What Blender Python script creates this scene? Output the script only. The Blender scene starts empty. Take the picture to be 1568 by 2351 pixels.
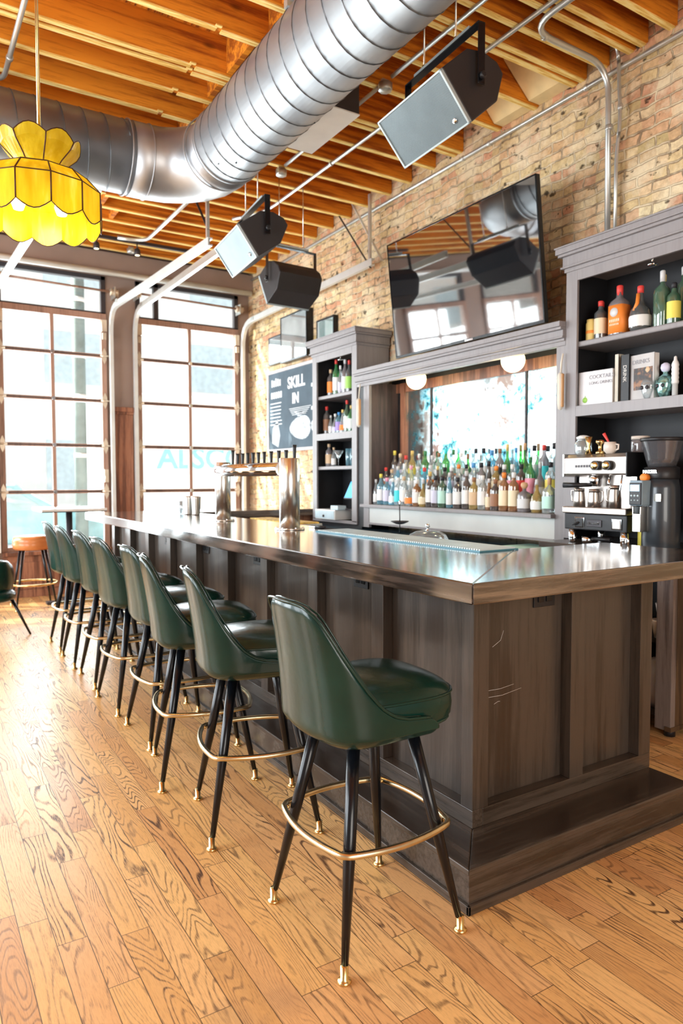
import bpy, bmesh, math, random
from mathutils import Vector, Matrix
random.seed(7)
C = bpy.context.scene.collection
PI = math.pi
ORD = ['first','second','third','fourth','fifth','sixth','seventh','eighth','ninth','tenth','eleventh','twelfth','thirteenth','fourteenth','fifteenth','sixteenth','seventeenth','eighteenth','nineteenth','twentieth','twenty-first','twenty-second','twenty-third','twenty-fourth','twenty-fifth','twenty-sixth','twenty-seventh','twenty-eighth']

# ------------------------------------------------------------------ materials
def nt_new(name):
    m = bpy.data.materials.new(name); m.use_nodes = True
    nt = m.node_tree; nt.nodes.clear()
    out = nt.nodes.new('ShaderNodeOutputMaterial')
    b = nt.nodes.new('ShaderNodeBsdfPrincipled')
    nt.links.new(b.outputs[0], out.inputs[0])
    return m, nt, b, out
def nd(nt, t, ins=None, **kw):
    n = nt.nodes.new(t)
    for k, v in kw.items(): setattr(n, k, v)
    if ins:
        for k, v in ins.items():
            if isinstance(v, bpy.types.NodeSocket): nt.links.new(v, n.inputs[k])
            else: n.inputs[k].default_value = v
    return n
def mth(nt, op, a, b=0.0, c=0.0): return nd(nt, 'ShaderNodeMath', {0: a, 1: b, 2: c}, operation=op).outputs[0]
def col4(c): return (c[0], c[1], c[2], 1.0)
def mix(nt, f, a, b, bt='MIX'):
    n = nt.nodes.new('ShaderNodeMix'); n.data_type = 'RGBA'; n.blend_type = bt
    for k, v in ((0, f), (6, a), (7, b)):
        if isinstance(v, bpy.types.NodeSocket): nt.links.new(v, n.inputs[k])
        elif isinstance(v, tuple): n.inputs[k].default_value = col4(v)
        else: n.inputs[k].default_value = v
    return n.outputs[2]
def ramp(nt, fac, stops):
    r = nd(nt, 'ShaderNodeValToRGB', {0: fac}); e = r.color_ramp.elements
    while len(e) < len(stops): e.new(.5)
    for i, (p, c) in enumerate(stops):
        e[i].position = p; e[i].color = col4(c) if isinstance(c, tuple) else (c, c, c, 1)
    return r.outputs[0]
def objco(nt): return nd(nt, 'ShaderNodeTexCoord').outputs['Object']
def worldco(nt): return nd(nt, 'ShaderNodeNewGeometry').outputs['Position']
MATS = {}
def M(name, c, rough=.5, metal=0., spec=.5, trans=0., emis=None, es=0., coat=0., var=.12, vs=6., bump=0., bs=60., ior=1.45, alpha=1.):
    """plain procedural material: colour broken up by noise, optional fine bump"""
    if name in MATS: return MATS[name]
    m, nt, b, o = nt_new(name)
    b.inputs['Roughness'].default_value = rough; b.inputs['Metallic'].default_value = metal
    b.inputs['Specular IOR Level'].default_value = spec; b.inputs['Transmission Weight'].default_value = trans
    b.inputs['Coat Weight'].default_value = coat; b.inputs['IOR'].default_value = ior; b.inputs['Alpha'].default_value = alpha
    co = objco(nt)
    n = nd(nt, 'ShaderNodeTexNoise', {'Vector': co, 'Scale': vs, 'Detail': 4.})
    lo = tuple(x*(1-var) for x in c); hi = tuple(min(1, x*(1+var)) for x in c)
    nt.links.new(ramp(nt, n.outputs[0], [(.3, lo), (.7, hi)]), b.inputs['Base Color'])
    if bump:
        n2 = nd(nt, 'ShaderNodeTexNoise', {'Vector': co, 'Scale': bs, 'Detail': 3.})
        bp = nd(nt, 'ShaderNodeBump', {'Height': n2.outputs[0], 'Strength': bump, 'Distance': .004})
        nt.links.new(bp.outputs[0], b.inputs['Normal'])
    if emis:
        b.inputs['Emission Color'].default_value = col4(emis); b.inputs['Emission Strength'].default_value = es
    MATS[name] = m; return m
def wood(name, lo, hi, axis='z', sc=1., rough=.4, coat=0., spec=.5, dark=None, knots=False, bump=.15, ringf=26.):
    """grain runs along the given object axis"""
    if name in MATS: return MATS[name]
    m, nt, b, o = nt_new(name)
    co = objco(nt)
    s = {'x': (.5, 9, 9), 'y': (9, .5, 9), 'z': (9, 9, .5)}[axis]
    mp = nd(nt, 'ShaderNodeMapping', {'Vector': co, 'Scale': tuple(v*sc for v in s)})
    n1 = nd(nt, 'ShaderNodeTexNoise', {'Vector': mp.outputs[0], 'Scale': 1., 'Detail': 2., 'Roughness': .5})
    rings = mth(nt, 'SINE', mth(nt, 'MULTIPLY', n1.outputs[0], ringf))
    mp2 = nd(nt, 'ShaderNodeMapping', {'Vector': co, 'Scale': tuple(v*sc*9 for v in s)})
    n2 = nd(nt, 'ShaderNodeTexNoise', {'Vector': mp2.outputs[0], 'Scale': 1., 'Detail': 5., 'Roughness': .7})
    f = mth(nt, 'ADD', mth(nt, 'MULTIPLY', rings, .16), n2.outputs[0])
    n3 = nd(nt, 'ShaderNodeTexNoise', {'Vector': co, 'Scale': 1.3*sc, 'Detail': 3.})
    f = mth(nt, 'ADD', f, mth(nt, 'MULTIPLY', mth(nt, 'SUBTRACT', n3.outputs[0], .5), .5))
    c = ramp(nt, f, [(.3, dark or tuple(x*.6 for x in lo)), (.45, lo), (.66, hi)])
    if knots:
        v = nd(nt, 'ShaderNodeTexVoronoi', {'Vector': nd(nt, 'ShaderNodeMapping', {'Vector': co, 'Scale': (2.2, 2.2, 5.)}).outputs[0], 'Scale': 1.})
        c = mix(nt, ramp(nt, v.outputs['Distance'], [(.08, 1.), (.17, 0.)]), c, tuple(x*.15 for x in lo))
    nt.links.new(c, b.inputs['Base Color'])
    b.inputs['Roughness'].default_value = rough; b.inputs['Coat Weight'].default_value = coat; b.inputs['Specular IOR Level'].default_value = spec
    b.inputs['Coat Roughness'].default_value = .12
    bp = nd(nt, 'ShaderNodeBump', {'Height': f, 'Strength': bump, 'Distance': .003})
    nt.links.new(bp.outputs[0], b.inputs['Normal'])
    MATS[name] = m; return m

def make_floor_mat():
    m, nt, b, o = nt_new('oak_plank_floor')
    p = nd(nt, 'ShaderNodeSeparateXYZ', {0: worldco(nt)})
    x, y = p.outputs[0], p.outputs[1]
    W = .0875
    u = mth(nt, 'DIVIDE', x, W); row = mth(nt, 'FLOOR', u); fu = mth(nt, 'FRACT', u)
    r1 = nd(nt, 'ShaderNodeTexWhiteNoise', {'W': row}, noise_dimensions='1D').outputs[0]
    v = mth(nt, 'DIVIDE', mth(nt, 'ADD', y, mth(nt, 'MULTIPLY', r1, 7.3)), .74)
    cl = mth(nt, 'FLOOR', v); fv = mth(nt, 'FRACT', v)
    idv = nd(nt, 'ShaderNodeCombineXYZ', {0: row, 1: cl}).outputs[0]
    wn = nd(nt, 'ShaderNodeTexWhiteNoise', {'Vector': idv}, noise_dimensions='2D')
    rc = nd(nt, 'ShaderNodeSeparateColor', {0: wn.outputs[1]})
    ra, rb, rcc = rc.outputs[0], rc.outputs[1], rc.outputs[2]
    # cathedral grain: contour lines of a noise stretched along the board
    gx = mth(nt, 'MULTIPLY', x, 9.5)
    gy = mth(nt, 'MULTIPLY', y, 1.35)
    gz = mth(nt, 'MULTIPLY', ra, 61.)
    gv = nd(nt, 'ShaderNodeCombineXYZ', {0: gx, 1: gy, 2: gz}).outputs[0]
    n1 = nd(nt, 'ShaderNodeTexNoise', {'Vector': gv, 'Scale': 1., 'Detail': 1.6, 'Roughness': .45}).outputs[0]
    freq = mth(nt, 'ADD', 70., mth(nt, 'MULTIPLY', rb, 120.))
    ring = mth(nt, 'SINE', mth(nt, 'ADD', mth(nt, 'MULTIPLY', n1, freq), mth(nt, 'MULTIPLY', x, 260.)))
    ln = ramp(nt, ring, [(.40, 0.), (.97, 1.)])
    # breaks in the dark pores
    fv2 = nd(nt, 'ShaderNodeCombineXYZ', {0: mth(nt, 'MULTIPLY', x, 420.), 1: mth(nt, 'MULTIPLY', y, 28.), 2: gz}).outputs[0]
    n2 = nd(nt, 'ShaderNodeTexNoise', {'Vector': fv2, 'Scale': 1., 'Detail': 3., 'Roughness': .7}).outputs[0]
    n3 = nd(nt, 'ShaderNodeTexNoise', {'Vector': nd(nt, 'ShaderNodeCombineXYZ', {0: mth(nt, 'MULTIPLY', x, 14.), 1: mth(nt, 'MULTIPLY', y, 4.), 2: gz}).outputs[0], 'Scale': 1., 'Detail': 2.}).outputs[0]
    g = mth(nt, 'MULTIPLY', ln, ramp(nt, mth(nt, 'ADD', mth(nt, 'MULTIPLY', n2, .6), mth(nt, 'MULTIPLY', n3, .55)), [(.42, 0.), (.66, 1.)]))
    pores = ramp(nt, n2, [(.46, 0.), (.72, 1.)])
    base = ramp(nt, rcc, [(0., (.58, .29, .09)), (.25, (.76, .42, .14)), (.5, (.84, .52, .20)), (.75, (.76, .42, .17)), (1., (.54, .24, .075))])
    base = mix(nt, mth(nt, 'MULTIPLY', n3, .5), base, (.76, .47, .22))
    c = mix(nt, mth(nt, 'MULTIPLY', pores, .38), base, (.25, .10, .035))
    c = mix(nt, mth(nt, 'MULTIPLY', g, mth(nt, 'ADD', .35, mth(nt, 'MULTIPLY', ra, .85))), c, (.085, .036, .018))
    # wear: dull greyish blotches
    w = nd(nt, 'ShaderNodeTexNoise', {'Vector': worldco(nt), 'Scale': 1.9, 'Detail': 5., 'Roughness': .6}).outputs[0]
    c = mix(nt, ramp(nt, w, [(.58, 0.), (.74, .42)]), c, (.20, .12, .085))
    # gaps
    e1 = mth(nt, 'MINIMUM', fu, mth(nt, 'SUBTRACT', 1., fu)); e2 = mth(nt, 'MINIMUM', fv, mth(nt, 'SUBTRACT', 1., fv))
    gap = mth(nt, 'MAXIMUM', mth(nt, 'LESS_THAN', e1, .014), mth(nt, 'LESS_THAN', e2, .0016))
    c = mix(nt, mth(nt, 'MULTIPLY', gap, .85), c, (.03, .014, .008))
    nt.links.new(c, b.inputs['Base Color'])
    rg = mth(nt, 'ADD', .24, mth(nt, 'MULTIPLY', w, .22))
    rg = mth(nt, 'ADD', rg, mth(nt, 'MULTIPLY', g, .12))
    nt.links.new(rg, b.inputs['Roughness'])
    h = mth(nt, 'SUBTRACT', mth(nt, 'MULTIPLY', n2, .15), mth(nt, 'ADD', mth(nt, 'MULTIPLY', g, .35), gap))
    bp = nd(nt, 'ShaderNodeBump', {'Height': h, 'Strength': .28, 'Distance': .002})
    nt.links.new(bp.outputs[0], b.inputs['Normal'])
    b.inputs['Specular IOR Level'].default_value = .5
    return m

def make_brick_mat():
    m, nt, b, o = nt_new('old_brick')
    p = nd(nt, 'ShaderNodeSeparateXYZ', {0: worldco(nt)})
    dn = nd(nt, 'ShaderNodeTexNoise', {'Vector': worldco(nt), 'Scale': 5., 'Detail': 3.})
    dsep = nd(nt, 'ShaderNodeSeparateColor', {0: dn.outputs[1]})
    yy = mth(nt, 'ADD', p.outputs[1], mth(nt, 'MULTIPLY', mth(nt, 'SUBTRACT', dsep.outputs[0], .5), .13))
    zz = mth(nt, 'ADD', p.outputs[2], mth(nt, 'MULTIPLY', mth(nt, 'SUBTRACT', dsep.outputs[1], .5), .07))
    v = nd(nt, 'ShaderNodeCombineXYZ', {0: yy, 1: zz}).outputs[0]
    BW, BH = .21, .070
    br = nd(nt, 'ShaderNodeTexBrick', {'Vector': v, 'Scale': 1., 'Mortar Size': .009, 'Mortar Smooth': .5, 'Bias': 0., 'Brick Width': BW, 'Row Height': BH, 'Color1': (0, 0, 0, 1), 'Color2': (1, 1, 1, 1), 'Mortar': (.5, .5, .5, 1)})
    # per brick random colour
    rowf = mth(nt, 'FLOOR', mth(nt, 'DIVIDE', zz, BH))
    off = mth(nt, 'MULTIPLY', mth(nt, 'MODULO', mth(nt, 'ABSOLUTE', rowf), 2.), BW*.5)
    colf = mth(nt, 'FLOOR', mth(nt, 'DIVIDE', mth(nt, 'ADD', yy, off), BW))
    wn = nd(nt, 'ShaderNodeTexWhiteNoise', {'Vector': nd(nt, 'ShaderNodeCombineXYZ', {0: rowf, 1: colf}).outputs[0]}, noise_dimensions='2D').outputs[0]
    bc = ramp(nt, wn, [(0., (.72, .54, .28)), (.2, (.80, .62, .34)), (.38, (.72, .36, .22)), (.52, (.58, .46, .22)), (.68, (.80, .50, .29)), (.84, (.86, .72, .44)), (1., (.62, .28, .17))])
    nz = nd(nt, 'ShaderNodeTexNoise', {'Vector': worldco(nt), 'Scale': 22., 'Detail': 6., 'Roughness': .7}).outputs[0]
    c = mix(nt, ramp(nt, nz, [(.35, .55), (.62, 0.)]), bc, (.34, .20, .10))
    mort = mix(nt, ramp(nt, nd(nt, 'ShaderNodeTexNoise', {'Vector': worldco(nt), 'Scale': 8., 'Detail': 4.}).outputs[0], [(.38, 0.), (.6, 1.)]), (.30, .21, .13), (.74, .60, .40))
    c = mix(nt, br.outputs['Fac'], c, mort)
    # smeared light mortar patches and dark holes
    n4 = nd(nt, 'ShaderNodeTexNoise', {'Vector': worldco(nt), 'Scale': 3.2, 'Detail': 7., 'Roughness': .72}).outputs[0]
    c = mix(nt, ramp(nt, n4, [(.49, 0.), (.64, .75)]), c, (.84, .72, .50))
    hv = nd(nt, 'ShaderNodeTexNoise', {'Vector': nd(nt, 'ShaderNodeMapping', {'Vector': worldco(nt), 'Scale': (9., 9., 13.)}).outputs[0], 'Scale': 1., 'Detail': 3., 'Roughness': .55}).outputs[0]
    hole = ramp(nt, hv, [(.31, 1.), (.37, 0.)])
    c = mix(nt, mth(nt, 'MULTIPLY', hole, .85), c, (.04, .025, .015))
    nt.links.new(c, b.inputs['Base Color']); b.inputs['Roughness'].default_value = .92; b.inputs['Specular IOR Level'].default_value = .2
    h = mth(nt, 'SUBTRACT', mth(nt, 'MULTIPLY', nz, .5), mth(nt, 'ADD', mth(nt, 'MULTIPLY', br.outputs['Fac'], .8), hole))
    bp = nd(nt, 'ShaderNodeBump', {'Height': h, 'Strength': .9, 'Distance': .012})
    nt.links.new(bp.outputs[0], b.inputs['Normal'])
    return m

def make_glass_pane():
    m = bpy.data.materials.new('window_glass'); m.use_nodes = True; nt = m.node_tree; nt.nodes.clear()
    o = nt.nodes.new('ShaderNodeOutputMaterial')
    t = nd(nt, 'ShaderNodeBsdfTransparent', {0: (.97, .985, .98, 1)}); g = nd(nt, 'ShaderNodeBsdfGlossy', {0: (1, 1, 1, 1), 1: .02})
    fr = nd(nt, 'ShaderNodeFresnel', {0: 1.45})
    n = nd(nt, 'ShaderNodeTexNoise', {'Vector': objco(nt), 'Scale': 2.})
    f = mth(nt, 'MULTIPLY', fr.outputs[0], mth(nt, 'ADD', .6, mth(nt, 'MULTIPLY', n.outputs[0], .2)))
    mx = nd(nt, 'ShaderNodeMixShader', {0: f, 1: t.outputs[0], 2: g.outputs[0]})
    nt.links.new(mx.outputs[0], o.inputs[0]); return m
def clearish(name, tint, amount=.75, rough=.03):
    """thin glass: mostly transparent, tinted, with a glossy skin"""
    if name in MATS: return MATS[name]
    m = bpy.data.materials.new(name); m.use_nodes = True; nt = m.node_tree; nt.nodes.clear()
    o = nt.nodes.new('ShaderNodeOutputMaterial')
    n = nd(nt, 'ShaderNodeTexNoise', {'Vector': objco(nt), 'Scale': 9.})
    tc = mix(nt, mth(nt, 'MULTIPLY', n.outputs[0], .25), tint, (.9, .95, .95))
    t = nd(nt, 'ShaderNodeBsdfTransparent', {0: tc})
    d = nd(nt, 'ShaderNodeBsdfDiffuse', {0: tc})
    a = nd(nt, 'ShaderNodeMixShader', {0: amount, 1: d.outputs[0], 2: t.outputs[0]})
    g = nd(nt, 'ShaderNodeBsdfGlossy', {0: (1, 1, 1, 1), 1: rough}); fr = nd(nt, 'ShaderNodeLayerWeight', {0: .35})
    mx = nd(nt, 'ShaderNodeMixShader', {0: mth(nt, 'ADD', .06, mth(nt, 'MULTIPLY', fr.outputs[0], .75)), 1: a.outputs[0], 2: g.outputs[0]})
    nt.links.new(mx.outputs[0], o.inputs[0]); MATS[name] = m; return m
def make_mirror():
    m, nt, b, o = nt_new('antique_mirror')
    co = objco(nt)
    n = nd(nt, 'ShaderNodeTexNoise', {'Vector': co, 'Scale': 7., 'Detail': 8., 'Roughness': .72}).outputs[0]
    n2 = nd(nt, 'ShaderNodeTexNoise', {'Vector': co, 'Scale': 2.2, 'Detail': 4.}).outputs[0]
    f = mth(nt, 'ADD', n, mth(nt, 'MULTIPLY', mth(nt, 'SUBTRACT', n2, .5), .6))
    c = ramp(nt, f, [(.33, (.02, .07, .08)), (.38, (.14, .45, .55)), (.45, (.55, .82, .88)), (.54, (.92, .96, .97))])
    nt.links.new(c, b.inputs['Base Color']); b.inputs['Metallic'].default_value = 1.
    nt.links.new(ramp(nt, f, [(.35, .32), (.55, .05)]), b.inputs['Roughness'])
    return m
def make_spiral_duct():
    m, nt, b, o = nt_new('duct_steel')
    co = objco(nt)
    n = nd(nt, 'ShaderNodeTexNoise', {'Vector': co, 'Scale': 3., 'Detail': 4.}).outputs[0]
    nt.links.new(ramp(nt, n, [(.3, (.36, .37, .39)), (.7, (.50, .515, .53))]), b.inputs['Base Color'])
    b.inputs['Metallic'].default_value = .85
    nt.links.new(mth(nt, 'ADD', .36, mth(nt, 'MULTIPLY', n, .14)), b.inputs['Roughness'])
    return m

GREEN = M('green_vinyl', (.0035, .026, .019), .25, spec=.38, coat=.15, var=.25, vs=5., bump=.12, bs=45.)
BLACKM = M('black_enamel', (.003, .004, .006), .25, spec=.4, coat=.1, var=.1)
BRASS = M('brass', (.72, .52, .22), .24, metal=1., var=.1, vs=30.)
STEEL = M('stainless_steel', (.72, .70, .66), .26, metal=1., var=.05)
CHROME = M('chrome', (.82, .84, .86), .07, metal=1., var=.03)
BLACKP = M('black_plastic', (.012, .012, .014), .42, bump=.1)
GREYWOOD = wood('grey_painted_wood', (.235, .215, .218), (.27, .25, .253), 'z', .5, .38, dark=(.20, .185, .188), bump=.04, ringf=4.)
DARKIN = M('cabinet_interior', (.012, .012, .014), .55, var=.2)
BARV = wood('bar_oak_upright', (.034, .025, .019), (.060, .045, .035), 'z', .8, .33, coat=.15, spec=.5, dark=(.030, .019, .013), ringf=14.)
BARX = wood('bar_oak_crosswise', (.036, .026, .019), (.066, .048, .036), 'x', .8, .27, coat=.15, spec=.45, dark=(.026, .016, .011), ringf=14.)
BARY = wood('bar_oak_lengthwise', (.036, .026, .019), (.066, .048, .036), 'y', .8, .27, coat=.15, spec=.45, dark=(.026, .016, .011), ringf=14.)
TOPY = wood('counter_walnut_lengthwise', (.060, .040, .030), (.115, .080, .058), 'y', .9, .14, coat=1., spec=.9, dark=(.02, .012, .008), bump=.03)
TOPX = wood('counter_walnut_crosswise', (.085, .060, .042), (.165, .115, .078), 'x', .9, .17, coat=1., spec=.8, dark=(.035, .022, .014), bump=.03)
JOIST = wood('joist_pine', (.50, .15, .010), (.74, .26, .018), 'x', 1., .75, dark=(.34, .085, .008), knots=True, spec=.25)
LIT_EDGE = wood('lit_sawn_edge_pine', (.90, .62, .18), (.96, .78, .34), 'x', 3., .85, dark=(.7, .42, .10), spec=.2, bump=.5)  # sawn pine edge; the brighter light on undersides is mixed into this colour
DECK = wood('deck_board_pine', (.50, .15, .012), (.72, .26, .025), 'y', 1., .8, dark=(.17, .05, .01), spec=.2)
GALV = M('galvanised_conduit', (.60, .63, .62), .34, metal=.75, var=.08)
TRACKW = M('galvanised_track', (.72, .75, .74), .38, metal=.4, var=.06)
DOORFR = wood('brown_painted_frame', (.30, .17, .12), (.36, .21, .15), 'z', .7, .45, bump=.05, ringf=6.)
BEAM = M('brown_beam_paint', (.31, .225, .185), .5, var=.12, vs=2.)
DARKMET = M('dark_metal', (.05, .045, .05), .4, metal=.4)
PANE = make_glass_pane(); MIRROR = make_mirror(); DUCT = make_spiral_duct()
SEAM = M('duct_seam_metal', (.16, .17, .18), .35, metal=.8)
WHITEP = M('white_plastic', (.78, .78, .76), .4, var=.05)
TVBLACK = M('tv_glass_black', (.004, .006, .009), .04, spec=1., coat=1., var=.05, ior=2.3)
BRICK = make_brick_mat(); FLOOR = make_floor_mat()
PLASTER = M('plaster_wall_paint', (.42, .43, .45), .8, var=.05, vs=1.5)
PAPER = M('cream_paper', (.78, .76, .72), .7, var=.04)
CORK = M('cork', (.55, .33, .17), .8, bump=.4, bs=90.)
SATIN = M('grille_metal', (.42, .50, .52), .38, metal=.3, var=.1)

# ------------------------------------------------------------------ mesh building
class MB:
    def __init__(s): s.v = []; s.f = []; s.m = []; s.sm = []
    def add(s, vs, fs, mi=0, smooth=False):
        o = len(s.v); s.v += [tuple(v) for v in vs]; s.f += [tuple(i+o for i in f) for f in fs]
        s.m += [mi]*len(fs); s.sm += [smooth]*len(fs); return s
    def box(s, x0, x1, y0, y1, z0, z1, mi=0):
        return s.add([(x0,y0,z0),(x1,y0,z0),(x1,y1,z0),(x0,y1,z0),(x0,y0,z1),(x1,y0,z1),(x1,y1,z1),(x0,y1,z1)],
              [(0,3,2,1),(4,5,6,7),(0,1,5,4),(1,2,6,5),(2,3,7,6),(3,0,4,7)], mi)
    def cbox(s, c, d, mi=0): return s.box(c[0]-d[0]/2,c[0]+d[0]/2,c[1]-d[1]/2,c[1]+d[1]/2,c[2]-d[2]/2,c[2]+d[2]/2, mi)
    def obox(s, c, ax, d, mi=0):
        c = Vector(c); X, Y, Z = (Vector(a).normalized() for a in ax); vs = []
        for k in (-.5,.5):
            for i, j in ((-.5,-.5),(.5,-.5),(.5,.5),(-.5,.5)): vs.append(c+X*d[0]*i+Y*d[1]*j+Z*d[2]*k)
        return s.add(vs, [(0,3,2,1),(4,5,6,7),(0,1,5,4),(1,2,6,5),(2,3,7,6),(3,0,4,7)], mi)
    def tube(s, pts, r, n=12, mi=0, closed=False, caps=True):
        P = [Vector(p) for p in pts]; K = len(P); rs = r if isinstance(r, (list, tuple)) else [r]*K
        T = []
        for i in range(K):
            a = P[(i-1) % K] if (closed or i > 0) else P[i]; b = P[(i+1) % K] if (closed or i < K-1) else P[i]
            T.append((b-a).normalized())
        up = Vector((0,0,1)) if abs(T[0].z) < .9 else Vector((1,0,0))
        N = (up - T[0]*up.dot(T[0])).normalized(); vs = []
        for i in range(K):
            N = (N - T[i]*N.dot(T[i])).normalized(); B = T[i].cross(N)
            for k in range(n):
                a = 2*PI*k/n; vs.append(P[i] + (N*math.cos(a)+B*math.sin(a))*rs[i])
        fs = []
        for i in range(K if closed else K-1):
            j = (i+1) % K
            for k in range(n): fs.append((i*n+k, i*n+(k+1)%n, j*n+(k+1)%n, j*n+k))
        s.add(vs, fs, mi, True)
        if caps and not closed:
            o = len(s.v)-len(vs)
            s.f.append(tuple(o+k for k in range(n-1,-1,-1))); s.f.append(tuple(o+(K-1)*n+k for k in range(n))); s.m += [mi]*2; s.sm += [False]*2
        return s
    def lathe(s, prof, c=(0,0,0), n=24, mi=0, smooth=True, ax='z', sq=None):
        """prof: (radius, height). sq: superellipse power for square-ish bottles"""
        vs = []
        for r, h in prof:
            for k in range(n):
                a = 2*PI*k/n; x, y = math.cos(a), math.sin(a)
                if sq and r > .016:
                    q = (abs(x)**sq+abs(y)**sq)**(-1/sq); x *= q; y *= q
                p = (x*r, y*r, h) if ax == 'z' else ((h, x*r, y*r) if ax == 'x' else (x*r, h, y*r))
                vs.append((c[0]+p[0], c[1]+p[1], c[2]+p[2]))
        fs = []
        for i in range(len(prof)-1):
            for k in range(n):
                q = (i*n+k, i*n+(k+1)%n, (i+1)*n+(k+1)%n, (i+1)*n+k)
                fs.append(q if ax != 'y' else q[::-1])
        s.add(vs, fs, mi, smooth); o = len(s.v)-len(vs)
        for i, fl in ((0, True), (len(prof)-1, False)):
            if prof[i][0] > 1e-5:
                idx = [o+i*n+k for k in range(n)]
                if fl != (ax == 'y'): idx = idx[::-1]
                s.f.append(tuple(idx)); s.m.append(mi); s.sm.append(False)
        return s
    def prism(s, poly, a0, a1, ax='y', mi=0):
        n = len(poly); vs = []
        for a in (a0, a1):
            for p, q in poly: vs.append((p, a, q) if ax == 'y' else ((a, p, q) if ax == 'x' else (p, q, a)))
        fs = [tuple(range(n)), tuple(range(2*n-1, n-1, -1))]+[(i, n+i, n+(i+1)%n, (i+1)%n) for i in range(n)]
        return s.add(vs, fs, mi)
    def grid(s, rows, mi=0, smooth=True, wrap=False):
        n = len(rows[0]); vs = [p for r in rows for p in r]; fs = []
        for i in range(len(rows)-1):
            for k in range(n if wrap else n-1): fs.append((i*n+k, i*n+(k+1)%n, (i+1)*n+(k+1)%n, (i+1)*n+k))
        return s.add(vs, fs, mi, smooth)
def mesh_of(name, mb, mats, off=(0,0,0), recalc=True):
    me = bpy.data.meshes.new(name); ox, oy, oz = off
    me.from_pydata([(x-ox, y-oy, z-oz) for x, y, z in mb.v], [], mb.f)
    for m in (mats if isinstance(mats, (list, tuple)) else [mats]): me.materials.append(m)
    for p, mi, sm in zip(me.polygons, mb.m, mb.sm): p.material_index = mi; p.use_smooth = sm
    if recalc:
        b = bmesh.new(); b.from_mesh(me); bmesh.ops.recalc_face_normals(b, faces=b.faces); b.to_mesh(me); b.free()
    me.update(); return me
def part(name, mb, mats, parent, world=False, bev=0., sub=0, label=None, solid=0., kind=None):
    off = (0,0,0)
    if world:
        p = parent; off = Vector((0,0,0))
        while p: off = off+Vector(p.location); p = p.parent
    o = bpy.data.objects.new(name, mesh_of(name, mb, mats, off)); C.objects.link(o); o.parent = parent
    mods(o, bev, sub, solid)
    if label: o['label'] = label
    if kind: o['kind'] = kind
    return o
def mods(o, bev=0., sub=0, solid=0.):
    if solid:
        m = o.modifiers.new('so', 'SOLIDIFY'); m.thickness = solid; m.offset = -1
    if bev:
        m = o.modifiers.new('bv', 'BEVEL'); m.width = bev; m.segments = 2; m.limit_method = 'ANGLE'; m.angle_limit = .6
    if sub:
        m = o.modifiers.new('ss', 'SUBSURF'); m.levels = sub; m.render_levels = sub
def thing(name, label, cat, loc=(0,0,0), rz=0., group=None):
    o = bpy.data.objects.new(name, None); C.objects.link(o); o.empty_display_size = .1
    o.location = loc; o.rotation_euler = (0,0,rz); o['label'] = label; o['category'] = cat
    if group: o['group'] = group
    return o
def solo(name, mb, mats, label, cat, group=None, bev=0., sub=0, kind=None, solid=0.):
    """a thing that is one mesh, authored in world coordinates; origin at its base centre"""
    xs, ys, zs = zip(*mb.v); off = ((min(xs)+max(xs))/2, (min(ys)+max(ys))/2, min(zs))
    o = bpy.data.objects.new(name, mesh_of(name, mb, mats, off)); C.objects.link(o); o.location = off
    mods(o, bev, sub, solid)
    if label: o['label'] = label; o['category'] = cat
    if group: o['group'] = group
    if kind: o['kind'] = kind
    return o
def struct(name, mb, mats, bev=0.): return solo(name, mb, mats, None, None, kind='structure', bev=bev)
def dup(root, loc, rz, label, group=None):
    r = root.copy(); C.objects.link(r); r.location = loc; r.rotation_euler = (0,0,rz); r['label'] = label
    if group: r['group'] = group
    for ch in list(root.children):
        c = ch.copy(); C.objects.link(c); c.parent = r
        for g in list(ch.children):
            d = g.copy(); C.objects.link(d); d.parent = c
    return r
def text_mb(txt, size, origin, xdir, ydir, depth=.002, bold=0.):
    """writing as solid letters: origin is the lower left corner"""
    cu = bpy.data.curves.new('t', 'FONT'); cu.body = txt; cu.size = size; cu.extrude = depth/2; cu.offset = bold; cu.resolution_u = 3
    ob = bpy.data.objects.new('t', cu); C.objects.link(ob); bpy.context.view_layer.update()
    me = bpy.data.meshes.new_from_object(ob.evaluated_get(bpy.context.evaluated_depsgraph_get()))
    X = Vector(xdir).normalized(); Y = Vector(ydir).normalized(); Z = X.cross(Y); O = Vector(origin)
    mb = MB(); mb.add([O+X*v.co.x+Y*v.co.y+Z*v.co.z for v in me.vertices], [tuple(p.vertices) for p in me.polygons])
    bpy.data.objects.remove(ob); bpy.data.curves.remove(cu); bpy.data.meshes.remove(me); return mb
def arc(p0, p1, p2, r, n=6):
    """fillet the corner p1 between p0 and p2"""
    p0, p1, p2 = Vector(p0), Vector(p1), Vector(p2); a = (p0-p1).normalized(); b = (p2-p1).normalized()
    s, e = p1+a*r, p1+b*r
    return [((1-t)**2)*s+2*t*(1-t)*p1+t*t*e for t in [i/n for i in range(n+1)]]
def path(pts, r=.08):
    out = [Vector(pts[0])]
    for i in range(1, len(pts)-1): out += arc(pts[i-1], pts[i], pts[i+1], r)
    return out+[Vector(pts[-1])]
# ------------------------------------------------------------------ the room
XW, YW, XL, YB, ZC = 4.10, 9.05, -3.2, -3.0, 4.42
struct('floor', MB().box(XL-.2, XW+.2, YB-.2, YW+.15, -.12, 0), FLOOR)
struct('ceiling', MB().box(XL-.2, XW+.2, YB-.2, YW+.15, ZC, ZC+.08), DECK)
struct('wall_right', MB().box(XW, XW+.2, YB-.2, YW+.15, 0, ZC), BRICK)
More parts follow.
